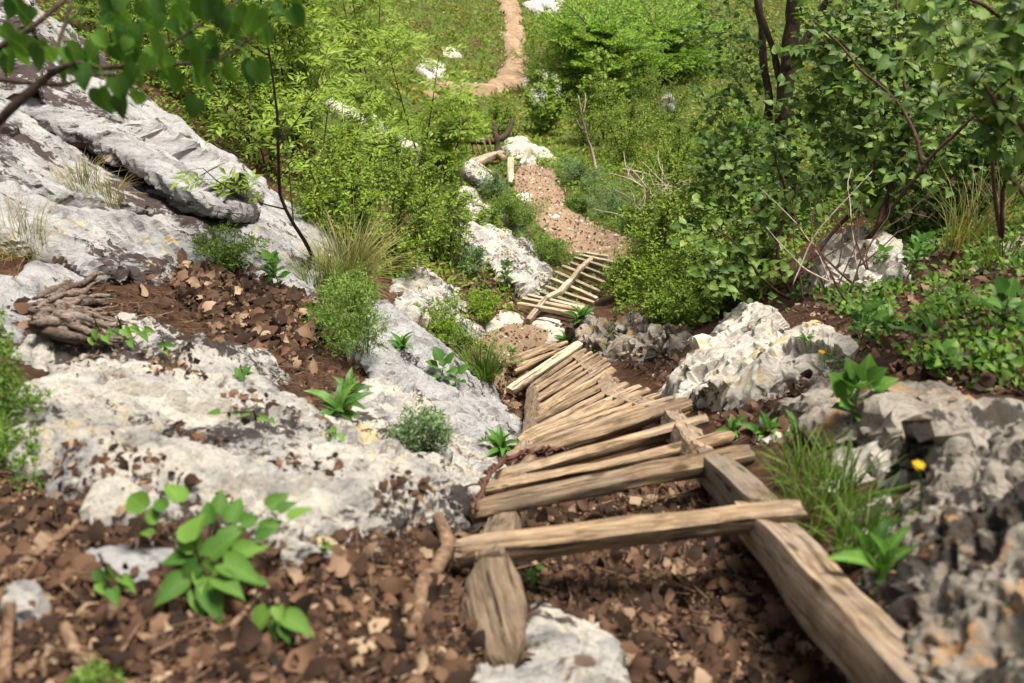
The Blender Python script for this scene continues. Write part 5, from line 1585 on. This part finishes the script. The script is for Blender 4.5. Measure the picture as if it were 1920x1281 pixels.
# ------------------------------------------------------------------ near plants
def sprig(px, py, leaves, label, size, seed=0, tpl=None, key='sprigleaf', group=None, hgt=.12):
    base = hit(px, py)
    g = np.random.default_rng(seed + 40)
    o = empty('seedling', base, label, 'plant', group)
    acc = Acc(); pos, dirs, sz = [], [], []
    top = base + np.array([0, 0, hgt])
    for (x, y, s) in leaves:
        r = ray(x, y)
        c = base + np.array([0, 0, hgt * g.uniform(.35, 1.0)])
        # leaf centre: where the line of sight meets a level plane at its own height
        hz = base[2] + hgt * g.uniform(.5, 1.1)
        p = r * (hz / r[2])
        outw = p - base; outw[2] = 0
        dd_ = nrm(outw + g.normal(0, .015, 3) + 1e-5); dd_ = nrm(dd_ + np.array([0, 0, g.uniform(-.2, .25)]))
        L = size * s
        b = p - dd_ * L * .45
        st = base + (top - base) * g.uniform(.2, .9)
        acc.add(*tube(bez(st, (st + b) / 2 + np.array([0, 0, .01]), b, 5), [.0026, .0022, .002, .0017, .0014], 4, False))
        pos.append(b); dirs.append(dd_); sz.append(L)
    acc.add(*tube([base - np.array([0, 0, .03]), (base + top) / 2, top], [.005, .004, .003], 5, False))
    v, t = acc.get()
    link('stem', mesh_np('stem', v - base, t, M['twig']), o)
    pos, dirs = np.array(pos), np.array(dirs)
    nor = nrm(np.array([0, -.1, 1.]) + g.normal(0, .22, pos.shape))
    leaf_objects(key, tpl or tpl_heart(.66, .2, .25), M['l_sprig'], pos, dirs, nor, np.array(sz), o, base)
    return o
sprig(395, 1105, [(255, 940, 1.1), (325, 922, 1.0), (370, 985, 1.3), (420, 1020, 1.1), (442, 955, .9), (350, 1082, 1.0), (452, 1072, 1.2), (402, 1128, 1.2), (470, 1030, .9), (412, 940, .8), (350, 1010, 1.0), (522, 938, .8), (566, 962, .75), (510, 985, .7), (318, 1108, 1.0), (272, 1000, .55), (440, 1000, .9), (390, 1060, 1.0), (480, 1090, .7), (500, 1000, .6), (300, 945, .7), (390, 960, .8), (360, 1045, .9), (430, 1100, 1.0), (375, 1130, .9), (470, 975, .7), (330, 1050, .8), (410, 1075, 1.0), (540, 950, .6), (285, 965, .7), (450, 1040, .9), (380, 1090, .9)], 'biggest heart leaved seedling in the left foreground litter', .078, 1)
sprig(215, 1100, [(190, 1085, 1), (205, 1070, .9), (235, 1090, 1), (215, 1120, 1.1), (190, 1105, .8), (245, 1100, .9)], 'small seedling left of the biggest one', .04, 2)
sprig(525, 1170, [(488, 1168, 1.2), (560, 1172, 1.3), (520, 1185, .9), (525, 1155, .8), (535, 1190, .7)], 'round leaved seedling below the biggest one', .055, 3)
sprig(610, 1030, [(605, 1035, 1), (615, 1025, 1), (608, 1022, .8)], 'tiny seedling at the edge of the white outcrop', .03, 4, hgt=.04)
sprig(1000, 1085, [(990, 1080, 1), (1005, 1070, 1), (1015, 1065, .9), (1000, 1090, .9)], 'tiny seedling between the first and second rung', .032, 5, hgt=.06)
sprig(235, 635, [(225, 612, 1), (240, 625, 1), (255, 618, .9), (215, 630, 1), (270, 632, .9), (280, 620, .8), (245, 645, .8)], 'green seedling beside the gnarled dead root', .06, 6)
sprig(190, 632, [(180, 628, 1), (200, 636, 1), (172, 640, .8), (205, 622, .8)], 'smaller green seedling under the gnarled dead root', .05, 7)
sprig(310, 655, [(303, 648, 1), (318, 648, 1), (310, 660, .9)], 'single small seedling on the outcrop below the dirt pocket', .045, 8, hgt=.05)
sprig(455, 702, [(445, 700, 1), (462, 696, 1), (455, 708, .9), (470, 702, .8)], 'low green sprig on the upper edge of the outcrop', .045, 9, hgt=.05)
sprig(620, 820, [(605, 818, 1), (625, 812, 1), (640, 822, .9), (615, 830, .9)], 'low green sprig in the middle of the outcrop', .045, 10, hgt=.05)
sprig(480, 785, [(440, 775, .8), (460, 778, 1), (495, 785, 1), (510, 790, .8), (400, 775, 1)], 'creeping green sprigs on the outcrop', .04, 11, hgt=.04)
rosette(525, 540, 26, .075, 'bushy round leaved herb beside the heap of dead leaves', 1, T_OVW, 'ov', stems=.26, up=.9)
rosette(640, 775, 14, .16, 'broad leaved plant between the outcrop and dirt pocket', 2, T_LANCE, up=.9)
rosette(655, 745, 10, .14, 'broad leaved plant below the tall feathery herb', 3, T_LANCE, up=1.0)
rosette(940, 845, 16, .13, 'bright leafy plant at the lower tip of the smooth slab', 4, T_LANCE, up=.9)
rosette(755, 655, 8, .15, 'yellow green plant on the smooth grey slab', 5, T_LANCE, up=1.1)
rosette(830, 705, 8, .10, 'small plant in the crack between the grey slabs', 6, T_OVW, 'ov', stems=.1)
rosette(855, 720, 8, .09, 'smallest plant low in the crack between the grey slabs', 7, T_OVW, 'ov', stems=.06)
rosette(950, 545, 18, .08, 'upright leafy plant against the grey white rock', 8, T_OVW, 'ov', stems=.3)
rosette(915, 580, 14, .12, 'leafy plant above the pale tongue of rock', 9, T_LANCE, up=1.0)
rosette(1085, 600, 9, .22, 'long leaved plant over the foot of the fishbone ladder', 10, T_LANCE, up=1.1)
rosette(1060, 640, 12, .13, 'bright leafy plant at the bottom of the near ladder', 11, T_LANCE, up=.9)
rosette(960, 662, 8, .09, 'small green plant at the last rung of the near ladder', 12, T_LANCE)
rosette(1605, 790, 20, .105, 'dark broad leaved plant on the grey orange rock', 13, T_OVW, 'ov', stems=.13, up=1.0)
rosette(1372, 815, 9, .125, 'leftmost of the three tongue leaved plants by the right rail', 14, T_LANCE, up=1.1)
rosette(1435, 820, 10, .13, 'middle of the three tongue leaved plants by the right rail', 15, T_LANCE, up=1.2)
rosette(1495, 822, 8, .12, 'rightmost of the three tongue leaved plants by the right rail', 16, T_LANCE, up=1.1)
rosette(1650, 1085, 6, .17, 'tall tongue leaved plant between the rail and pitted rock', 17, T_LANCE, up=1.3)
rosette(1620, 1060, 5, .14, 'short tongue leaved plant under the grass tuft', 18, T_LANCE, up=1.2)
rosette(1660, 620, 16, .14, 'dense tongue leaved plant above the grey orange rock', 19, T_LANCE, up=1.0)
rosette(1740, 640, 12, .15, 'tongue leaved plant in the middle of the right bank', 20, T_LANCE, up=1.0)
rosette(1850, 700, 12, .15, 'large tongue leaved plant near the right edge', 21, T_LANCE, up=1.1)
rosette(1790, 570, 12, .12, 'upper tongue leaved plant on the right bank', 22, T_LANCE, up=1.1)
rosette(1610, 650, 22, .07, 'yellow green twig plant right of the large pale boulder', 23, T_OVW, 'ov', stems=.2, up=.7)
rosette(1700, 520, 22, .07, 'bushy herb behind the furrowed rock', 24, T_OVW, 'ov', stems=.25)
rosette(1640, 500, 14, .05, 'small herb growing on the furrowed rock', 25, T_OVW, 'ov', stems=.1)
rosette(1490, 570, 18, .055, 'light green herb behind the large pale boulder', 26, T_OVW, 'ov', stems=.2)
rosette(1510, 640, 8, .06, 'grey green rosette on top of the large pale boulder', 27, T_LANCE, up=.6)
rosette(1870, 620, 14, .10, 'leafy herb at the right edge', 28, T_OVW, 'ov', stems=.15)
rosette(1760, 690, 16, .07, 'low herb above the dark hollow', 29, T_OVW, 'ov', stems=.08)
tuft(655, 545, 260, .55, 'large arching clump of dry grass beside the left bushes', 'grass', .14, .006, 1.1, 1, dry=420)
tuft(600, 555, 160, .35, 'green grass left of the dry clump', 'grass', .14, .005, 1.0, 2, dry=60)
tuft(150, 350, 50, .2, 'dry grass growing in the crack between the upper slabs', 'grass', .12, .004, 1.1, 3, dry=110)
tuft(205, 375, 25, .18, 'smaller dry grass in the crack between the upper slabs', 'grass', .1, .004, 1.2, 4, dry=120)
tuft(40, 470, 20, .26, 'dry hanging grass in the shade under the stained slab', 'grass', .14, .004, 1.3, 31, dry=150)
tuft(905, 712, 150, .34, 'bright green grass tuft beside the leaf filled gully', 'grass', .09, .009, .7, 5)
tuft(1530, 985, 110, .26, 'tall green grass tuft right of the first rung', 'grass', .09, .004, .7, 6)
tuft(1580, 950, 90, .22, 'green grass behind the tall tuft right of the first rung', 'grass', .08, .004, .8, 7)
tuft(1500, 900, 120, .18, 'low grass beside the right rail', 'grass', .08, .004, .8, 8)
tuft(1610, 1040, 120, .20, 'grass between the rail and pitted rock', 'grass', .07, .004, .8, 9)
tuft(1800, 470, 60, .50, 'dry grass on the right bank below the lilac', 'grass', .12, .005, .7, 10, dry=110)
tuft(1880, 430, 40, .40, 'dry grass at the right edge', 'grass', .1, .005, .7, 11, dry=70)
tuft(1150, 812, 60, .12, 'green grass showing between the rungs', 'grass', .18, .004, .8, 12)
tuft(1250, 600, 120, .25, 'thin grass under the bright bush', 'grass', .3, .005, .9, 13, dry=40)
tuft(1560, 680, 70, .10, 'short grass next to the small dandelion', 'grass', .06, .003, .9, 14)
tuft(1870, 500, 80, .22, 'green grass under the right edge dandelion', 'grass', .08, .006, .7, 15)

def dandelion(px, py, base_px, label, r=.018):
    base = hit(*base_px)
    rr = ray(px, py)
    top = rr * (np.linalg.norm(base) / np.linalg.norm(rr)) * .955
    o = empty('dandelion', base, label, 'flower')
    P = bez(base, (base + top) / 2 + np.array([0, 0, .03]), top, 7)
    v, t = tube(P, [.003] * 7, 5, False)
    link('stem', mesh_np('stem', v - base, t, M['l_herb']), o)
    g = np.random.default_rng(3)
    n = 46
    an = g.uniform(0, 6.28, n); el = g.uniform(.05, .9, n)
    dirs = np.c_[np.cos(an) * np.cos(el), np.sin(an) * np.cos(el), np.sin(el) * .6]
    v, t = leaf_cloud(tpl_diamond(.35, .05), np.tile(top, (n, 1)), dirs, np.tile([0, 0, 1.], (n, 1)), r * g.uniform(.8, 1.1, n))
    link('flower_head', mesh_np('flower_head', v - base, t, M['petal']), o)
dandelion(1875, 421, (1880, 500), 'yellow dandelion at the upper right edge', .022)
dandelion(1722, 873, (1726, 960), 'yellow dandelion above the grass left of the pitted rock', .016)
dandelion(1540, 661, (1590, 690), 'small yellow dandelion on the large pale boulder', .016)

# ------------------------------------------------------------------ ground cover
def scatter(n, box, region=None, dens=None, seed=0):
    g = np.random.default_rng(seed)
    x = g.uniform(box[0], box[1], n); y = g.uniform(box[2], box[3], n)
    z = H(x, y)
    p = np.c_[x, y, z]
    X, Yp, d = project(p)
    k = (X > -150) & (X < 2070) & (Yp > -150) & (Yp < 1430)
    if region is not None:
        a = np.zeros(n, bool)
        for r in region:
            a |= in_px(r, X, Yp)
        k &= a
    return p[k], X[k], Yp[k], d[k], g
def path_free(X, Yp):
    m = np.zeros(len(X), bool)
    for r in ([(955, 322), (985, 300), (1030, 318), (1055, 350), (1085, 395), (1125, 425), (1185, 445), (1180, 482), (1110, 490), (1055, 478), (1022, 440), (1000, 405), (968, 360)],
              [(925, -60), (962, -60), (978, 40), (990, 110), (985, 160), (935, 178), (865, 186), (800, 178), (815, 152), (880, 160), (930, 148), (947, 110), (945, 40)]):
        m |= in_px(r, X, Yp)
    return ~m
# far meadow herbs and grass
p, X, Yp, d, g = scatter(330000, (-14, 22, 13, 46), seed=1)
k = path_free(X + g.normal(0, 6, len(X)), Yp + g.normal(0, 4, len(X))) & (d > 14) & (fbm(p * .8, 4, 21) + g.uniform(-.5, .5, len(p)) > -.28)
p = p[k][:70000]; n = len(p)
sz = g.uniform(.05, .14, n)
dirs = nrm(g.normal(0, 1, (n, 3)) * np.array([1, 1, .3]) + np.array([0, 0, .7]))
v, t = leaf_cloud(T_DIA, p + np.array([0, 0, .0]), dirs, nrm(np.array([0, -.4, 1.]) + g.normal(0, .4, (n, 3))), sz)
tag(link('meadow_grass', mesh_np('meadow_grass', v, t, M['l_meadow'])), 'patchy green meadow grass around the lower path', 'grass', kind='stuff')
# middle distance undergrowth
p, X, Yp, d, g = scatter(160000, (-6, 8, 4.5, 16), seed=2)
k = path_free(X, Yp) & (d > 8.6) & (d < 17) & (fbm(p * 1.3, 4, 23) + g.uniform(-.4, .4, len(p)) > -.12) & ~in_px([(890, 600), (1100, 590), (1180, 470), (1180, 520), (1120, 660), (960, 830), (880, 640)], X, Yp)
p = p[k][:36000]; n = len(p)
dirs = nrm(g.normal(0, 1, (n, 3)) * np.array([1, 1, .4]) + np.array([0, 0, .5]))
v, t = leaf_cloud(T_DIA, p + np.c_[np.zeros((n, 2)), g.uniform(0, .14, n)], dirs, nrm(np.array([0, -.4, 1.]) + g.normal(0, .4, (n, 3))), g.uniform(.03, .075, n))
tag(link('undergrowth', mesh_np('undergrowth', v, t, M['l_fine2'])), 'low green undergrowth along the slope below the ladder', 'undergrowth', kind='stuff')
# near weeds on the right bank
RB = [(1560, 440), (1960, 400), (1960, 760), (1700, 700), (1600, 620), (1520, 560)]
p, X, Yp, d, g = scatter(60000, (.8, 3.6, 1.5, 6.5), [RB], seed=3)
k = fbm(p * 3, 4, 25) + g.uniform(-.3, .3, len(p)) > -.05
p = p[k][:5000]; n = len(p)
dirs = nrm(g.normal(0, 1, (n, 3)) * np.array([1, 1, .4]) + np.array([0, 0, .6]))
v, t = leaf_cloud(T_OV, p + np.c_[np.zeros((n, 2)), g.uniform(0, .1, n)], dirs, nrm(np.array([0, -.4, 1.]) + g.normal(0, .4, (n, 3))), g.uniform(.02, .05, n))
tag(link('bank_weeds', mesh_np('bank_weeds', v, t, M['l_maple'])), 'low weeds covering the right bank', 'weeds', kind='stuff')

# dead leaves: the largest in view as single leaves, the rest as litter
def dead_litter(name, label, regions, n, box, size, seed, keep, single=0, thick=.02, onrock=.035):
    p, X, Yp, d, g = scatter(n, box, regions, seed=seed)
    p = p[fbm(p * 1.8, 3, 90 + seed) + g.uniform(-.6, .6, len(p)) > -.35][:keep]
    n = len(p)
    out = []
    for q in p:
        loc, nor = drop(q[0], q[1])
        out.append(loc if loc[2] - q[2] < onrock else np.array([0, 0, -99.]))
    p = np.array(out)
    p = p[p[:, 2] > -50]; n = len(p)
    p[:, 2] += g.uniform(.0, thick, n)
    sz = size * (.28 + 1.4 * g.uniform(0, 1, n) ** 2.2)
    dirs = nrm(g.normal(0, 1, (n, 3)) * np.array([1, 1, .25]))
    nor = nrm(np.array([0, -.35, 1.]) + g.normal(0, .27, (n, 3)))
    kind = g.integers(0, ND, n)
    X, Yp, d = project(p)
    score = sz / d * ((X > 0) & (X < 1920) & (Yp > 0) & (Yp < 1281)) * g.uniform(.3, 1, n)
    pick = np.zeros(n, bool)
    if single:
        pick[np.argsort(-score)[:single]] = True
    acc = Acc()
    for q in range(ND):
        m = (kind == q) & ~pick
        if m.any():
            acc.add(*leaf_cloud(DEAD[q], p[m], dirs[m], nor[m], sz[m]))
    v, t = acc.get()
    tag(link(name, mesh_np(name, v, t, M['dead'])), label, 'leaf litter', kind='stuff')
    for i in np.nonzero(pick)[0]:
        q = int(kind[i])
        key = 'dead%d' % q
        if key not in _leafmesh:
            _leafmesh[key] = mesh_np('dead_leaf', DEAD[q][0], DEAD[q][1], M['dead'])
        tt_, bb_, nn_ = frames(dirs[i], nor[i])
        m = np.eye(4); m[:3, 0], m[:3, 1], m[:3, 2], m[:3, 3] = tt_ * sz[i], bb_ * sz[i], nn_ * sz[i], p[i]
        tag(link('dead_leaf', _leafmesh[key], matrix=Matrix(m.tolist())), 'curled brown dead leaf lying in the foreground litter', 'leaf', 'dead leaves in the foreground')
ND = 26
DEAD = [tpl_dead(s) for s in range(ND)]
FG = [(-150, 880), (120, 900), (330, 1000), (560, 1040), (800, 990), (880, 970), (1000, 920), (1340, 860), (1460, 1000), (1640, 1200), (1800, 1430), (-150, 1430)]
dead_litter('leaf_litter', 'carpet of brown dead leaves across the foreground', [FG], 120000, (-2.4, 2.0, .3, 3.6), .046, 11, 10000, single=150, thick=.022)
dead_litter('rock_litter', 'brown leaf scraps caught in hollows of the whitish outcrop', [[(140, 650), (230, 640), (250, 700), (150, 725)], [(270, 700), (370, 700), (400, 750), (300, 745)], [(330, 830), (430, 845), (430, 885), (330, 880)], [(430, 770), (560, 790), (540, 815), (420, 795)], [(540, 880), (650, 890), (650, 950), (530, 930)], [(80, 870), (330, 905), (420, 985), (130, 950)], [(700, 960), (830, 940), (860, 975), (720, 1010)], [(760, 790), (840, 815), (800, 850), (750, 820)]], 60000, (-2.4, .3, 1.0, 4.5), .03, 41, 1500, thick=.006, onrock=.4)
p, X, Yp, d, g = scatter(150000, (-2.4, 2.0, .3, 3.8), [FG], seed=61)
p = p[:30000]; n = len(p)
v, tt_ = leaf_cloud(T_OV, p + np.c_[np.zeros((n, 2)), g.uniform(.0, .018, n)], nrm(g.normal(0, 1, (n, 3)) * np.array([1, 1, .35])), nrm(np.array([0, -.3, 1.]) + g.normal(0, .45, (n, 3))), g.uniform(.006, .024, n))
tag(link('leaf_crumbs', mesh_np('leaf_crumbs', v, tt_, M['dead'])), 'fine crushed leaf crumbs between the dead leaves of the foreground', 'leaf litter', kind='stuff')
HEAP = [(300, 490), (420, 495), (500, 540), (580, 560), (610, 640), (540, 700), (440, 690), (400, 620), (330, 560)]
dead_litter('loose_leaves', 'sparse dead leaves on the bare soil pocket and slope edges', [[(-150, 440), (150, 470), (640, 480), (700, 700), (620, 800), (520, 740), (200, 620), (-150, 640)]], 60000, (-3.4, 0, 1.6, 6.5), .06, 18, 1800, thick=.01)
dead_litter('leaf_heap', 'heap of large curled dead leaves in the dirt pocket', [HEAP], 60000, (-2.2, 0, 2.0, 6.5), .075, 12, 2400, single=0, thick=.07)
GUL = [(880, 640), (960, 690), (985, 730), (1000, 800), (970, 830), (930, 760), (880, 700), (830, 640)]
dead_litter('gully_litter', 'dead leaves filling the gully left of the ladder', [GUL, [(680, 280), (760, 250), (790, 300), (720, 330)], [(740, 560), (1000, 500), (1000, 560), (900, 620), (800, 600)]], 90000, (-2.5, 1.2, 4, 12), .06, 13, 3800, thick=.03)
RGT = [(1130, 650), (1280, 660), (1280, 760), (1200, 740), (1320, 800), (1500, 700), (1560, 700), (1520, 830), (1450, 850), (1340, 800)]
dead_litter('bank_litter', 'dead leaves on the bank right of the ladder', [RGT, [(1560, 480), (1960, 440), (1960, 760), (1560, 700), (1480, 600)]], 90000, (.2, 3.4, 1.2, 8), .05, 14, 4200, thick=.03)
p, X, Yp, d, g = scatter(120000, (-.6, 2.6, 5, 14), [[(955, 322), (985, 300), (1030, 318), (1055, 350), (1085, 395), (1125, 425), (1185, 445), (1180, 482), (1110, 490), (1055, 478), (1022, 440), (1000, 405), (968, 360)], [(895, 640), (925, 612), (985, 605), (1065, 612), (1085, 640), (1010, 655), (960, 680)]], seed=15)
p = p[:600]; n = len(p)
acc = Acc()
acc.add(*leaf_cloud(DEAD[2], p + np.array([0, 0, .025]), nrm(g.normal(0, 1, (n, 3)) * np.array([1, 1, .2])), nrm(np.array([0, 0, 1.]) + g.normal(0, .4, (n, 3))), g.uniform(.02, .05, n)))
v, t = acc.get()
tag(link('path_litter', mesh_np('path_litter', v, t, M['dead'])), 'small dead leaves and chips strewn on the dirt path', 'leaf litter', kind='stuff')
# gravel on the path
def pebbles(name, label, region, n, box, lo, hi, seed, mat):
    p, X, Yp, d, g = scatter(n, box, region, seed=seed)
    ico = np.array([(0, 0, 1), (.9, 0, .3), (.28, .85, .25), (-.72, .52, .35), (-.72, -.52, .3), (.28, -.85, .35), (0, 0, -.5)])
    T = np.array([(0, 1, 2), (0, 2, 3), (0, 3, 4), (0, 4, 5), (0, 5, 1), (6, 2, 1), (6, 3, 2), (6, 4, 3), (6, 5, 4), (6, 1, 5)])
    acc = Acc()
    for q in p:
        s = g.uniform(lo, hi) * np.array([1, g.uniform(.6, 1), g.uniform(.3, .6)])
        a = g.uniform(0, 6.28); c, sn = math.cos(a), math.sin(a)
        v = (ico + g.normal(0, .12, ico.shape)) * s
        v = v @ np.array([[c, sn, 0], [-sn, c, 0], [0, 0, 1]])
        acc.add(v + q + np.array([0, 0, .02]), T)
    v, t = acc.get()
    tag(link(name, mesh_np(name, v, t, mat, False)), label, 'gravel', kind='stuff')
pebbles('path_gravel', 'pale stone chips scattered on the dirt path', [[(955, 322), (985, 300), (1030, 318), (1055, 350), (1085, 395), (1125, 425), (1185, 445), (1180, 482), (1110, 490), (1055, 478), (1022, 440), (1000, 405), (968, 360)], [(895, 640), (925, 612), (985, 605), (1065, 612), (1085, 640), (1010, 655), (960, 680)]], 1500, (-.6, 2.6, 5, 14), .008, .03, 16, M['creamstone'])
pebbles('lower_path_gravel', 'pale stone chips on the lower path', [[(925, -60), (962, -60), (978, 40), (990, 110), (985, 160), (935, 178), (865, 186), (800, 178), (815, 152), (880, 160), (930, 148), (947, 110), (945, 40)]], 5000, (-4, 3, 16, 40), .012, .05, 17, M['creamstone'])

pebbles('soil_crumbs', 'dark crumbs of soil and grit on the bare ground', [[(150, 480), (640, 480), (700, 700), (620, 800), (520, 740), (200, 620)], [(-100, 900), (880, 960), (1500, 900), (1800, 1400), (-100, 1400)]], 15000, (-2.6, 2.0, .4, 6.5), .003, .014, 19, M['soil'])
# thin twigs strewn over the foreground and the soil pocket
p, X, Yp, d, g = scatter(5200, (-2.4, 2.2, .5, 6.5), [FG, [(150, 480), (640, 480), (700, 700), (620, 800), (520, 740), (200, 620)], GUL, RGT], seed=21)
p = p[:750]; n = len(p)
an = g.uniform(0, 6.28, n); ln = g.uniform(.05, .22, n)
q2 = p + np.c_[np.cos(an) * ln, np.sin(an) * ln, np.zeros(n)]
q2[:, 2] = H(q2[:, 0], q2[:, 1])
md = (p + q2) / 2 + g.normal(0, .012, (n, 3)); up_ = np.array([0, 0, .03])
v, tt_ = tubes(p + up_, md + up_, q2 + up_, g.uniform(.0015, .0045, n), np.full(n, .001))
tag(link('twig_litter', mesh_np('twig_litter', v, tt_, M['stick'])), 'thin dry twigs strewn through the leaf litter', 'twigs', kind='stuff')
# the banks go on beyond the frame
g = np.random.default_rng(91)
x = np.r_[g.uniform(1.0, 6.0, 16000), g.uniform(-6.0, -1.6, 12000)]; y = g.uniform(-.5, 8.5, len(x))
p = np.c_[x, y, H(x, y)]
X, Yp, d = project(p)
p = p[(X < -100) | (X > 1990)]
half = g.uniform(0, 1, len(p)) + .7 * fbm(p * 1.2, 3, 95) < .5
q = p[half]; n = len(q)
acc = Acc()
kd = g.integers(0, ND, n)
for k in range(ND):
    m = kd == k
    acc.add(*leaf_cloud(DEAD[k], q[m] + np.array([0, 0, .015]), nrm(g.normal(0, 1, (m.sum(), 3)) * np.array([1, 1, .25])), nrm(np.array([0, -.3, 1.]) + g.normal(0, .3, (m.sum(), 3))), .05 * g.uniform(.4, 1.4, m.sum())))
v, t = acc.get()
tag(link('bank_leaves', mesh_np('bank_leaves', v, t, M['dead'])), 'dead leaves on the banks running on past both edges', 'leaf litter', kind='stuff')
q = p[~half]; n = len(q)
dirs = nrm(g.normal(0, 1, (n, 3)) * np.array([1, 1, .4]) + np.array([0, 0, .6]))
v, t = leaf_cloud(T_OV, q + np.c_[np.zeros((n, 2)), g.uniform(0, .1, n)], dirs, nrm(np.array([0, -.4, 1.]) + g.normal(0, .4, (n, 3))), g.uniform(.025, .06, n))
tag(link('outer_weeds', mesh_np('outer_weeds', v, t, M['l_maple'])), 'low weeds on the banks running on past both edges', 'weeds', kind='stuff')
